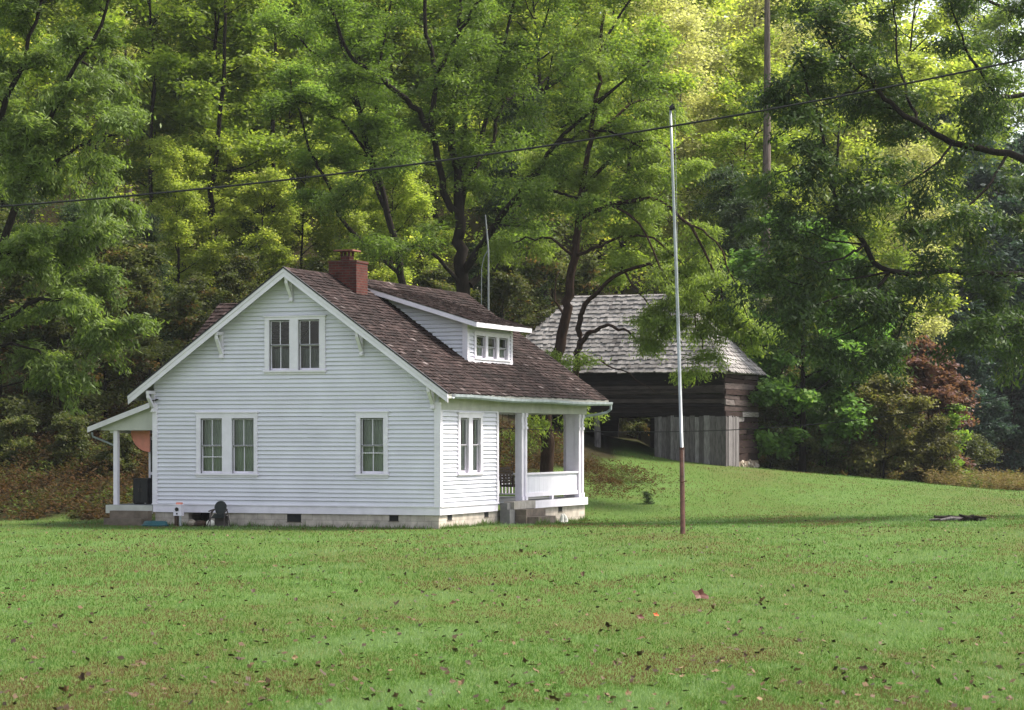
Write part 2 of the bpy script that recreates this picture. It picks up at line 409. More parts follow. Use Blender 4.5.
# ------------------------------------------------------------------ leaf clouds
def leaf_quads(rs, C, L, W, droop=.25, flat=.55, out=None):
    """diamond leaves round centres C"""
    n = len(C)
    az = rs.rand(n) * 2 * pi
    a = np.stack([np.cos(az), np.sin(az), -droop + rs.normal(0, .35, n)], -1)
    if out is not None: a = a * .8 + out * .6
    a /= np.linalg.norm(a, axis=1)[:, None]
    up = np.stack([rs.normal(0, 1 - flat + .15, n), rs.normal(0, 1 - flat + .15, n), np.ones(n)], -1)
    b = np.cross(a, up); b /= np.linalg.norm(b, axis=1)[:, None] + 1e-6
    l = L * (.65 + .7 * rs.rand(n))[:, None]; w = W * (.65 + .7 * rs.rand(n))[:, None]
    return np.stack([C - a * l * .5, C + b * w * .5 - a * l * .08, C + a * l * .5, C - b * w * .5 - a * l * .08], 1)

class Tree:
    def __init__(self, seed):
        self.rs = RS(seed); self.wood = MB(); self.twigs = []
    def norm(self, v): return v / (np.linalg.norm(v) + 1e-9)
    def curve(self, p, d, length, n=5, wob=.18, up=0.0):
        pts = [np.array(p, float)]; d = self.norm(np.array(d, float)); st = length / n
        for i in range(n):
            d = self.norm(d + self.rs.normal(0, wob, 3) + np.array([0, 0, up]))
            pts.append(pts[-1] + d * st)
        return np.array(pts)
    def limb(self, pts, r0, r1, sides=6):
        pts = np.asarray(pts, float)
        self.wood.tube(pts, np.linspace(r0, r1, len(pts)), sides)
    def resample(self, pts, k=4):
        pts = np.asarray(pts, float); n = len(pts)
        # catmull-rom
        P = np.vstack([2 * pts[0] - pts[1], pts, 2 * pts[-1] - pts[-2]])
        out = []
        for i in range(1, n):
            p0, p1, p2, p3 = P[i - 1], P[i], P[i + 1], P[i + 2]
            for t in np.arange(k) / k:
                out.append(.5 * ((2 * p1) + (p2 - p0) * t + (2 * p0 - 5 * p1 + 4 * p2 - p3) * t * t + (3 * p1 - p0 - 3 * p2 + p3) * t ** 3))
        out.append(pts[-1]); return np.array(out)
    def point(self, pts, s):
        x = s * (len(pts) - 1); i = min(int(x), len(pts) - 2); f = x - i
        return pts[i] * (1 - f) + pts[i + 1] * f, self.norm(pts[i + 1] - pts[i])
    def subs(self, pts, r, per_m, length, s0=.2, up=.05, flat=.35, twig_n=5, twig_len=.8, wood=True, fall=.45):
        rs = self.rs
        Lb = np.linalg.norm(np.diff(pts, axis=0), axis=1).sum()
        n = max(2, int(per_m * Lb * (1 - s0)))
        for k in range(n):
            s = s0 + (1 - s0) * (k + rs.rand()) / n
            p, d = self.point(pts, s)
            side = rs.normal(0, 1, 3); side[2] *= flat
            side -= d * side.dot(d); side = self.norm(side)
            dd = self.norm(d * .55 + side * rs.uniform(.6, 1.1) + np.array([0, 0, up]))
            l = length * (1 - fall * s) * rs.uniform(.6, 1.25)
            c = self.curve(p, dd, l, 4, .16, up * .4)
            if wood: self.limb(c, max(.012, r * .32 * (1 - .5 * s)), .008, 4)
            self.twig_fan(c, twig_n, twig_len)
        self.twig_fan(pts[-3:], 3, twig_len)
    def twig_fan(self, c, n, tl):
        rs = self.rs
        for j in range(n):
            s = .25 + .75 * (j + rs.rand()) / n
            p, d = self.point(c, min(s, .999))
            side = rs.normal(0, 1, 3); side[2] *= .45
            dd = self.norm(d * .5 + self.norm(side) * .9)
            self.twigs.append((p, dd, tl * rs.uniform(.5, 1.2), rs.rand()))
    def leaves(self, total, L, W, spread=.22, droop=.3, flat=.55, sag=.35, tb=.5, tclump=.28, tleaf=.12, accent=0, accent_t=1.0, keep=None):
        rs = self.rs
        tw = self.twigs
        per = max(3, int(total / max(1, len(tw))))
        P = np.array([t[0] for t in tw]); D = np.array([t[1] for t in tw]); LN = np.array([t[2] for t in tw]); TC = np.array([t[3] for t in tw])
        u = rs.rand(len(tw), per) ** .8
        C = P[:, None, :] + D[:, None, :] * (LN[:, None] * u)[:, :, None]
        C[:, :, 2] -= sag * (LN[:, None] * u) ** 2 * .6
        off = rs.normal(0, spread, C.shape); off[:, :, 2] *= .5
        C = (C + off).reshape(-1, 3)
        out = np.repeat(D, per, axis=0)
        tc = np.repeat(TC, per)
        if keep is not None:
            k = keep(C); C, out, tc = C[k], out[k], tc[k]
        V = leaf_quads(rs, C, L, W, droop, flat, out)
        t = tb + tclump * (tc - .5) * 2 + rs.normal(0, tleaf, len(C))
        if accent: 
            acl = np.repeat(rs.rand(len(tw)) < accent, per)
            if keep is not None: acl = acl[k]
            t = np.where(acl & (rs.rand(len(C)) < .7), accent_t - .1 * rs.rand(len(C)), t)
        return V, np.clip(t, 0, 1)
    def finish(self, name, label, cat, base, bark, leafm, V, t, group=None):
        root = empty(name, base)
        b = np.array(base, float)
        self.wood.v = [tuple(np.array(q) - b) for q in self.wood.v]
        self.wood.build('trunk', bark, root, smooth=True)
        link('crown', fastmesh('crown', V - b[None, None, :], 4, t, leafm), root)
        tag(root, label, cat, group)
        return root

def forest_tree(seed, name, label, h, R, cb, nl, leafm, bark, total, L, W, r0=.22, prof='round', up=.10, flat=.35, sublen=1.6, spread=.25, tw=.9, tb=.5, tclump=.28, accent=0, droop=.3, sag=.3, lean=0., perm=1.5, wob=.035, twn=5, cat='tree', group='trees on the wooded hillside', base=(0, 0, 0), leafflat=.5):
    T_ = Tree(seed); rs = T_.rs; b = np.array(base, float)
    n = 10
    tr = [np.array([0, 0, -.4])]
    d = np.array([lean, 0, 1.])
    for i in range(n):
        d = T_.norm(d + np.array([rs.normal(0, wob), rs.normal(0, wob), .1]))
        tr.append(tr[-1] + d * (h * .96 + .4) / n)
    tr = np.array(tr) + b
    rr = r0 * (1 - np.linspace(0, 1, n + 1) ** 1.1 * .9); rr[0] *= 1.35
    T_.wood.tube(tr, rr, 8)
    for i in range(nl):
        t = cb + (.985 - cb) * (i + rs.rand() * .8) / nl
        q = (t - cb) / (1 - cb)
        if prof == 'round': pr = math.sqrt(max(.03, 1 - (2 * q - .75) ** 2 / 1.6)) 
        elif prof == 'cone': pr = max(.08, 1.05 * (1 - q))
        else: pr = .45 + .55 * math.sin(pi * min(1, q * .8 + .2))
        az = i * 2.39996 + rs.normal(0, .35)
        l = R * pr * rs.uniform(.7, 1.12)
        el = (.15 + .75 * q) if prof != 'cone' else (-.12 + .25 * q)
        p, _ = T_.point(tr, t)
        d = np.array([cos(az) * cos(el), sin(az) * cos(el), sin(el)])
        c = T_.curve(p, d, l, 6, .10, up if prof != 'cone' else -.03)
        rl = max(.02, r0 * .42 * (1 - .6 * q))
        T_.limb(c, rl, .012, 5)
        T_.subs(c, rl, perm, sublen * (.6 + .4 * pr), .22, .03, flat, twn, tw)
    V, t = T_.leaves(total, L, W, spread, droop, leafflat, sag, tb, tclump, .12, accent)
    return T_.finish(name, label, cat, b, bark, leafm, V, t, group)

# ------------------------------------------------------------------ named foreground trees
def base_at(px, D):
    X = (px - CX) / F * D
    return np.array([X, D, float(T(X, D))])
def L3(pts): return np.array([at(*p) for p in pts])

def big_tree(seed, name, label, base, limbs, bark, leafm, total, L, W, sub, perm, spread, droop, sag, twn, tw, tb=.5, tclump=.3, accent=0, cat='tree', group=None, keep=None, flat=.35, leafflat=.5):
    T_ = Tree(seed)
    for pts, r0, r1, leafy in limbs:
        P_ = T_.resample(np.asarray(pts, float), 4)
        P_[1:-1] += T_.rs.normal(0, .04, P_[1:-1].shape)
        T_.limb(P_, r0, r1, 9 if r0 > .12 else 6)
        if leafy is not None:
            T_.subs(P_, max(r0 * .8, .04), perm, sub, leafy, .04, flat, twn, tw)
    V, t = T_.leaves(total, L, W, spread, droop, leafflat, sag, tb, tclump, .12, accent, .97, keep)
    return T_.finish(name, label, cat, base, bark, leafm, V, t, group)

# left walnut, trunk just outside the frame
bA = base_at(-75, 71)
big_tree(101, 'walnut_tree', 'big drooping green tree filling the upper left corner above the weedy bank', bA, [
    ([bA + [0, 0, -.4], at(-72, 400, 71), at(-60, 300, 71), at(-40, 180, 71), at(-20, 60, 71.5), at(0, -80, 71)], .34, .08, .55),
    (L3([(-66, 360, 71), (-25, 300, 70), (25, 185, 69.5), (45, 150, 69), (62, 95, 69), (100, 25, 69), (125, -50, 69)]), .14, .03, .22),
    (L3([(25, 185, 69.5), (60, 160, 69.2), (95, 135, 69), (128, 110, 68.8)]), .07, .02, .05),
    (L3([(-60, 330, 71), (-5, 260, 70), (40, 240, 69.4), (90, 225, 69)]), .10, .02, .2),
    (L3([(-66, 370, 71), (-10, 330, 70.5), (40, 300, 70), (85, 305, 69.5), (105, 330, 69.3)]), .09, .02, .2),
    (L3([(-66, 380, 71), (-20, 350, 70.5), (20, 345, 69.5), (55, 365, 69)]), .08, .02, .15),
    (L3([(-50, 240, 71), (0, 120, 70), (30, 40, 70), (50, -40, 70)]), .12, .03, .1),
    (L3([(-50, 250, 71), (-90, 150, 72), (-120, 50, 73)]), .12, .03, .2),
    (L3([(-66, 350, 71), (-120, 290, 70), (-180, 260, 70)]), .1, .03, .2),
    (L3([(-30, 130, 71), (20, 70, 72.5), (80, 60, 73.5), (120, 90, 74)]), .08, .02, .1),
    (L3([(-30, 160, 71), (30, 150, 73), (80, 170, 74), (110, 200, 74)]), .08, .02, .1),
    (L3([(-50, 280, 71), (10, 230, 72.5), (70, 270, 74), (100, 290, 74)]), .08, .02, .1),
], M['bark'], M['lf_left'], 105000, .19, .052, 1.75, 1.25, .16, .75, .75, 6, .85, .5, .3, flat=.5)

# central spreading tree behind the roof
bB = base_at(463, 90)
big_tree(102, 'locust_tree', 'broad spreading tree rising behind the ridge, forked just above the dormer roof', bB, [
    ([bB + [0, 0, -.4], at(464, 360, 90), at(463, 300, 90), at(459, 250, 90), at(460, 221, 90), at(457, 174, 90), at(452, 120, 90), at(458, 50, 90.5), at(462, -40, 91)], .33, .05, .55),
    (L3([(460, 221, 90), (444, 190, 89.6), (432, 130, 89), (436, 79, 89), (425, 16, 89), (428, -70, 89)]), .15, .05, .15),
    (L3([(430, 130, 89), (414, 106, 88.6), (383, 79, 88), (350, 56, 87.5), (331, 8, 87), (310, -60, 87)]), .12, .03, .15),
    (L3([(460, 221, 90), (465, 190, 90.3), (477, 160, 90.5), (490, 106, 91), (503, 55, 91.5), (520, -30, 92)]), .13, .04, .25),
    (L3([(472, 170, 90.5), (492, 140, 91), (505, 100, 91.6), (540, 40, 92), (560, -40, 92)]), .09, .03, .1),
    (L3([(462, 276, 90), (478, 250, 89.5), (497, 221, 89), (525, 185, 88), (556, 146, 87.4), (600, 100, 86.8), (650, 60, 86.5)]), .16, .04, .25),
    (L3([(556, 146, 87.4), (590, 130, 87), (630, 140, 86.4), (665, 165, 86)]), .08, .02, .05),
    (L3([(525, 185, 88), (545, 190, 87), (600, 200, 86), (640, 215, 85.6)]), .08, .02, .1),
    (L3([(470, 285, 90), (501, 256, 91), (521, 205, 92), (535, 150, 93)]), .14, .03, .25),
    (L3([(462, 285, 90), (430, 250, 88.8), (400, 245, 88), (360, 240, 87.4)]), .08, .02, .3),
    (L3([(458, 200, 90), (465, 120, 92), (460, 40, 93.5), (470, -50, 94)]), .13, .03, .2),
    (L3([(505, 100, 91.6), (560, 80, 93), (610, 30, 94), (650, -40, 94)]), .10, .03, .05),
    (L3([(436, 79, 89), (455, 40, 88), (480, 0, 87.5), (500, -50, 87)]), .09, .03, .05),
    (L3([(430, 130, 89), (400, 150, 87.8), (370, 170, 87), (340, 200, 86.6)]), .07, .02, .1),
], M['bark'], M['lf_mid'], 85000, .165, .058, 1.9, 1.15, .24, .45, .4, 6, .9, .5, .3)

bC = base_at(405, 94)
big_tree(103, 'locust_tree', 'slender leaning tree behind the chimney side of the roof, left of the broad forked tree', bC, [
    ([bC + [0, 0, -.4], at(404, 340, 94), at(402, 276, 94), at(389, 213, 94), at(371, 158, 94), at(359, 110, 94), at(343, 51, 94), at(333, 8, 94), at(322, -70, 94)], .17, .05, .45),
    (L3([(389, 213, 94), (372, 175, 94.6), (377, 100, 95), (384, 40, 95.4), (400, -40, 96)]), .10, .03, .25),
    (L3([(371, 158, 94), (340, 120, 93), (310, 105, 92.4), (285, 100, 92)]), .07, .02, .2),
    (L3([(359, 110, 94), (340, 80, 95), (300, 40, 96), (270, 20, 96)]), .07, .02, .15),
    (L3([(402, 276, 94), (349, 229, 93), (324, 174, 92.6), (308, 146, 92.4), (290, 70, 92)]), .09, .03, .35),
], M['bark'], M['lf_mid'], 48000, .165, .058, 1.7, 1.1, .25, .45, .4, 5, .9, .55, .3)

# tree in front of the barn
bD = base_at(547, 87)
def keepD(C):
    px = CX + F * C[:, 0] / C[:, 1]; py = HY - F * (C[:, 2] - EYE) / C[:, 1]
    thin = (py > 285) & (px < 640)
    r = RS(77).rand(len(C))
    return ~(thin & (r < .55))
big_tree(104, 'old_locust_tree', 'dark double-stemmed tree between porch and barn, pale sprays hanging over the barn roof', bD, [
    ([bD + [0, 0, -.4], at(546, 430, 87), at(551, 385, 87), at(558, 350, 87), at(566, 320, 87), at(569, 295, 87), at(575, 257, 87), at(579, 220, 87), at(582, 189, 87), at(590, 140, 87), at(597, 80, 87), at(605, 10, 87)], .25, .05, .62),
    (L3([(551, 395, 87), (572, 385, 86.6), (578, 360, 86.3), (580, 335, 86.2), (583, 310, 86), (594, 295, 85.8), (625, 272, 85.2), (670, 268, 84.6), (710, 300, 84), (735, 335, 83.6)]), .15, .02, .55),
    (L3([(580, 344, 86.2), (591, 332, 85.8), (607, 327, 85.3), (628, 333, 84.8), (650, 350, 84.5)]),   .10, .02, .75),
    (L3([(579, 362, 86.3), (600, 362, 85.6), (630, 375, 85), (655, 392, 84.7)]), .045, .012, None),
    (L3([(579, 220, 87), (610, 205, 86), (650, 200, 85), (690, 225, 84.2), (716, 275, 83.8), (728, 320, 83.6)]), .10, .02, .25),
    (L3([(575, 257, 87), (600, 245, 86), (640, 235, 85.2), (680, 262, 84.8), (700, 300, 84.6)]), .07, .015, .25),
    (L3([(582, 189, 87), (620, 150, 86.6), (655, 140, 86), (690, 170, 85.5)]), .08, .02, .2),
    (L3([(590, 140, 87), (640, 100, 88), (675, 110, 88.6)]), .07, .02, .2),
    (L3([(575, 257, 87), (550, 240, 88), (520, 240, 88.6), (495, 255, 89)]), .06, .015, .3),
    (L3([(582, 189, 87), (555, 170, 88), (525, 170, 89)]), .05, .015, .3),
    (L3([(610, 205, 86), (640, 225, 84), (665, 280, 83.4), (672, 320, 83.2)]), .05, .012, .4),
    (L3([(690, 225, 84.2), (715, 240, 83.6), (742, 300, 83.2), (752, 345, 83)]), .04, .012, .3),
    (L3([(670, 268, 84.6), (690, 300, 84.0), (700, 335, 83.6), (705, 355, 83.4)]), .04, .012, .2),
    (L3([(625, 272, 85.2), (645, 300, 84.4), (665, 330, 84)]), .04, .012, .3),
    (L3([(566, 320, 87), (556, 300, 87.5), (560, 270, 88)]), .05, .02, None),
    (L3([(549, 405, 87), (540, 408, 86.5), (522, 420, 86.2), (508, 436, 86)]), .04, .012, .3),
    (L3([(549, 400, 87), (560, 408, 86.3), (568, 425, 86)]), .03, .012, .3),
    (L3([(572, 385, 86.6), (565, 375, 85.4), (570, 360, 85)]), .03, .01, .2),
], M['barkred'], M['lf_barn'], 74000, .16, .040, 1.25, 1.1, .17, .7, .6, 6, .75, .55, .28, flat=.5, keep=keepD)

# right walnut leaning in from outside the frame
bE = base_at(1130, 78.88)
big_tree(105, 'walnut_tree', 'dark leafy tree reaching in from the upper right with long bare arching limbs', bE, [
    ([bE + [0, 0, -.4], at(1126, 450, 78.88), at(1118, 330, 78.88), at(1115, 200, 78.88), at(1105, 60, 78.88), at(1100, -120, 78.88)], .52, .19, .7),
    (L3([(1115, 210, 78.88), (1060, 172, 78.23), (1007, 154, 77.25), (952, 142, 76.43), (916, 122, 75.62), (885, 99, 74.96), (869, 79, 74.64), (843, 59, 73.98), (815, 20, 73.33)]), 0.140, 0.031, .28),
    (L3([(1118, 330, 78.88), (1060, 290, 78.23), (1010, 275, 77.25), (952, 272, 76.27), (889, 272, 75.29), (865, 244, 74.80), (839, 209, 74.31), (828, 170, 73.98), (822, 126, 73.66), (812, 102, 73.33), (800, 60, 73.00)]), 0.122, 0.031, .3),
    (L3([(828, 170, 73.98), (812, 165, 73.49), (794, 166, 73.00), (765, 180, 72.35)]), 0.047, 0.015, .1),
    (L3([(889, 272, 75.29), (870, 292, 74.31), (840, 296, 73.49), (800, 312, 72.68)]), 0.066, 0.015, .15),
    (L3([(930, 272, 75.62), (910, 310, 73.98), (895, 340, 73.33), (885, 360, 73.00)]), 0.047, 0.013, .2),
    (L3([(1010, 275, 77.25), (1000, 300, 75.62), (985, 325, 74.64), (965, 340, 73.98)]), 0.056, 0.013, .2),
    (L3([(1060, 290, 78.23), (1040, 320, 76.60), (1020, 340, 75.62)]), 0.056, 0.013, .1),
    (L3([(1110, 120, 78.88), (1060, 90, 77.25), (1010, 95, 76.27), (995, 91, 75.62), (965, 45, 74.96), (950, 0, 74.64)]), 0.112, 0.021, .2),
    (L3([(1105, 60, 78.88), (1060, 35, 77.90), (1024, 15, 77.25), (990, 2, 76.92), (950, -30, 76.27)]), 0.112, 0.031, .3),
    (L3([(916, 122, 75.62), (905, 85, 76.60), (897, 40, 77.25), (895, -20, 77.25)]), 0.056, 0.021, .15),
    (L3([(885, 99, 74.96), (860, 70, 76.60), (835, 10, 77.25), (820, -40, 77.25)]), 0.047, 0.021, .1),
    (L3([(952, 142, 76.43), (935, 165, 74.64), (905, 185, 73.98), (870, 195, 73.33)]), 0.047, 0.013, .2),
    (L3([(1007, 154, 77.25), (985, 190, 75.62), (955, 215, 74.64), (930, 230, 73.98)]), 0.056, 0.013, .2),
    (L3([(1060, 172, 78.23), (1040, 210, 76.27), (1010, 225, 75.29)]), 0.056, 0.013, .2),
    (L3([(865, 244, 74.80), (850, 255, 73.66), (820, 262, 73.00), (785, 250, 72.35)]), 0.047, 0.013, .2),
    (L3([(1110, 0, 78.88), (1160, -60, 78.88), (1220, -120, 78.88)]), 0.112, 0.031, .2),
    (L3([(1118, 300, 78.88), (1180, 240, 78.88), (1240, 200, 78.88)]), 0.112, 0.031, .2),
    (L3([(930, 272, 76), (905, 300, 75), (860, 325, 74.4), (815, 345, 74)]), 0.050, 0.012, .15),
    (L3([(889, 272, 75), (850, 280, 74.2), (800, 285, 73.6), (765, 270, 73)]), 0.043, 0.012, .15),
    (L3([(1040, 320, 77), (1010, 335, 76.4), (985, 345, 76)]), 0.036, 0.012, .1),
    (L3([(865, 244, 75.4), (830, 240, 74.8), (790, 225, 74.2), (755, 225, 74)]), 0.036, 0.012, .2),
    (L3([(869, 79, 75.2), (840, 100, 74.6), (800, 110, 74.2), (775, 95, 74)]), 0.036, 0.012, .2),
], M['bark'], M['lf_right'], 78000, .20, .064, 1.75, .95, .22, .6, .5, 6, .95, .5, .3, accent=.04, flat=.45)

# trees and shrubs round the barn and the right meadow edge
def put(o, px, D, s=1., rz=0.):
    b = base_at(px, D); o.location = tuple(b); o.scale = (s, s, s); o.rotation_euler = (0, 0, rz); return o
o = forest_tree(201, 'maple_tree', 'full mid-green maple right of the barn, its pale leafy edge over the lawn', 10.2, 3.1, .10, 20, M['lf_maple'], M['bark'], 52000, .22, .16, .16, 'round', .05, .3, 1.3, .22, .7, .55, .32, 0, .5, .4, perm=1.8, group=None); put(o, 802, 103, 1, 1.)
o = forest_tree(202, 'maple_tree', 'lower rounded green tree overlapping the maple beside the red-leaved tree', 6.2, 2.5, .08, 16, M['lf_maple'], M['bark'], 30000, .20, .14, .10, 'round', .05, .3, 1.2, .22, .7, .45, .3, 0, .5, .4, perm=1.8, group=None); put(o, 850, 106, 1, 2.)
o = forest_tree(203, 'dogwood_tree', 'rust-red leaved dogwood at the right end of the meadow trees', 5.6, 1.9, .12, 16, M['lf_red'], M['barkred'], 24000, .17, .12, .07, 'round', .05, .35, .9, .18, .6, .5, .3, .05, .5, .4, perm=2, group=None); put(o, 924, 106, 1, .5)
o = forest_tree(204, 'shrub', 'wide olive-brown shrub in front of the red dogwood', 3.7, 2.3, .04, 18, M['lf_olive'], M['bark'], 26000, .15, .09, .05, 'round', .05, .35, .9, .18, .6, .5, .3, .06, .5, .4, perm=2, cat='shrub', group=None); put(o, 884, 103.5, 1, .9)
o = forest_tree(205, 'shrub', 'low olive green shrub at the meadow edge below the red dogwood', 2.3, 1.3, .04, 12, M['lf_olive'], M['bark'], 12000, .13, .08, .04, 'round', .05, .35, .7, .15, .5, .3, .3, 0, .5, .4, perm=2, cat='shrub', group=None); put(o, 932, 103.5, 1, .3)
o = forest_tree(206, 'sapling', 'bright lime green sapling beside the red dogwood', 3.4, .55, .15, 9, M['lf_lime'], M['bark'], 2600, .15, .10, .025, 'round', .05, .35, .35, .12, .35, .6, .3, 0, .5, .4, perm=2, group=None); put(o, 953, 104.5, 1, .3)
o = forest_tree(207, 'shrub', 'small dark pointed shrub alone on the grass left of the flagpole', 1.0, .42, .03, 10, M['lf_dark'], M['bark'], 3500, .12, .03, .02, 'cone', .05, .4, .25, .07, .25, .6, .3, 0, .3, .1, perm=3, cat='shrub', group=None); put(o, 649, 83, .46, .3)
for k, (px, D, s, lab) in enumerate([(770, 104, 1., 'low shaded shrub at the back corner of the barn'), (826, 103, .8, 'low shaded shrub at the foot of the big maple'), (965, 112, .9, 'low olive shrub at the far right end of the dry weeds')]):
    if k == 0: sh0 = forest_tree(208, 'shrub', lab, 2.2, 1.5, .04, 12, M['lf_under'], M['bark'], 11000, .14, .08, .04, 'round', .05, .35, .7, .16, .5, .4, .3, 0, .5, .4, perm=2, cat='shrub', group='low shrubs along the meadow edge'); o = sh0
    else: o = copy_tree(sh0); o['label'] = lab
    put(o, px, D, s, k * 2.1)
# bank shrubs at left
for k, (px, D, s, lab) in enumerate([(12, 82, .55, 'dark leafy shrub at the top left of the weedy bank'), (70, 82, .6, 'small leafy shrub on the bank left of the side porch'), (117, 81, .5, 'small green shrub seen between side porch posts')]):
    if k == 0: bs0 = forest_tree(209, 'shrub', lab, 2.4, 1.5, .04, 12, M['lf_under'], M['bark'], 9000, .15, .09, .04, 'round', .05, .35, .7, .16, .5, .4, .3, 0, .5, .4, perm=2, cat='shrub', group='shrubs on the weedy bank'); o = bs0
    else: o = copy_tree(bs0); o['label'] = lab
    put(o, px, D, s, k * 2.1)

# slim trunks behind the left roof slope
def slim(seed, label, pts, D, r, hx):
    b = base_at(pts[0][0] - (pts[1][0] - pts[0][0]) * .35, D)
    P_ = [b + [0, 0, -.3]] + [at(px, py, D) for px, py in pts]
    T_ = Tree(seed); P2 = T_.resample(np.array(P_), 4); P2[2:] += T_.rs.normal(0, .05, P2[2:].shape); T_.limb(P2, r, .04, 7)
    n = 8
    for i in range(n):
        s = .5 + .48 * i / n; p, d = T_.point(P2, s); a = i * 2.4
        c = T_.curve(p, np.array([cos(a), sin(a), .25 + .4 * i / n]), hx * (1.15 - .6 * i / n), 5, .12, .05)
        T_.limb(c, .035, .01, 4); T_.subs(c, .05, 1.3, 1.1, .25, .03, .35, 5, .8)
    V, t = T_.leaves(9000, .22, .13, .28, .3, .5, .3, .45, .3, .12)
    return T_.finish('slim_tree', label, 'tree', b, M['bark'], M['lf_green'], V, t, 'slim dark trunks behind the house')
slim(301, 'tallest slim dark trunk in the leaning cluster left of the gable peak', [(203, 290), (208, 246), (215, 169), (222, 81), (226, 0), (228, -60)], 103, .17, 3.)
slim(302, 'slim trunk leaning right, leftmost stem of the cluster left of the gable peak', [(166, 270), (176, 229), (192, 165), (204, 116), (218, 40), (226, -40)], 106, .12, 2.6)
slim(303, 'thin middle stem of the leaning cluster left of the gable peak', [(186, 270), (192, 225), (202, 150), (211, 88), (216, 20), (218, -40)], 105, .11, 2.4)
slim(304, 'straight thin trunk beside the drooping upper left tree', [(150, 290), (151, 225), (153, 116), (152, 30), (150, -50)], 104, .12, 2.8)
slim(305, 'straight slim trunk standing above the gable peak', [(272, 280), (273, 229), (274, 116), (276, 30), (278, -50)], 108, .16, 2.8)

# ------------------------------------------------------------------ hillside forest: one of each kind, then copies
KIND = {
 'Y': lambda lab: forest_tree(401, 'broadleaf_tree', lab, 17, 4.2, .22, 17, M['lf_yellow'], M['bark'], 30000, .21, .135, .17, 'round', .10, .35, 1.7, .32, .95, .5, .3, 0, .3, .3, group='yellowing trees on the hillside'),
 'Z': lambda lab: forest_tree(402, 'broadleaf_tree', lab, 20, 3.6, .30, 17, M['lf_yellow'], M['bark'], 26000, .20, .13, .17, 'oval', .10, .35, 1.6, .32, .95, .42, .3, 0, .3, .3, group='yellowing trees on the hillside'),
 'G': lambda lab: forest_tree(403, 'broadleaf_tree', lab, 18, 4.4, .20, 18, M['lf_green'], M['bark'], 32000, .20, .13, .18, 'round', .10, .35, 1.8, .32, .95, .48, .3, .05, .3, .3, group='green trees on the hillside'),
 'H': lambda lab: forest_tree(404, 'broadleaf_tree', lab, 21, 3.8, .34, 17, M['lf_green'], M['bark'], 28000, .20, .13, .18, 'oval', .10, .35, 1.7, .32, .95, .42, .3, .03, .3, .3, group='green trees on the hillside'),
 'P': lambda lab: forest_tree(405, 'thin_tree', lab, 18, 3.4, .22, 16, M['lf_pale'], M['barkpale'], 17000, .18, .115, .13, 'oval', .12, .4, 1.6, .34, .95, .45, .3, 0, .3, .3, group='pale thinly leaved trees on the hillside'),
 'D': lambda lab: forest_tree(406, 'hemlock_tree', lab, 14, 3.2, .06, 34, M['lf_dark'], M['bark'], 30000, .22, .06, .17, 'cone', .0, .18, 1.2, .20, .8, .5, .3, 0, .5, .4, group='dark evergreens at the foot of the hill'),
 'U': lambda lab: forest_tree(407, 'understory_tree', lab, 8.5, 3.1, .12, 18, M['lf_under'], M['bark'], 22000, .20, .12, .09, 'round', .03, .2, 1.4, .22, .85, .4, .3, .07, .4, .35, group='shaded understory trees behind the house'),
 'X': lambda lab: forest_tree(408, 'forest_tree', lab, 20, 5.5, .05, 20, M['lf_far'], M['bark'], 22000, .45, .26, .2, 'round', .06, .35, 2.4, .4, 1.3, .45, .3, 0, .3, .3, group='bluish dark trees beyond the right end of the meadow'),
}
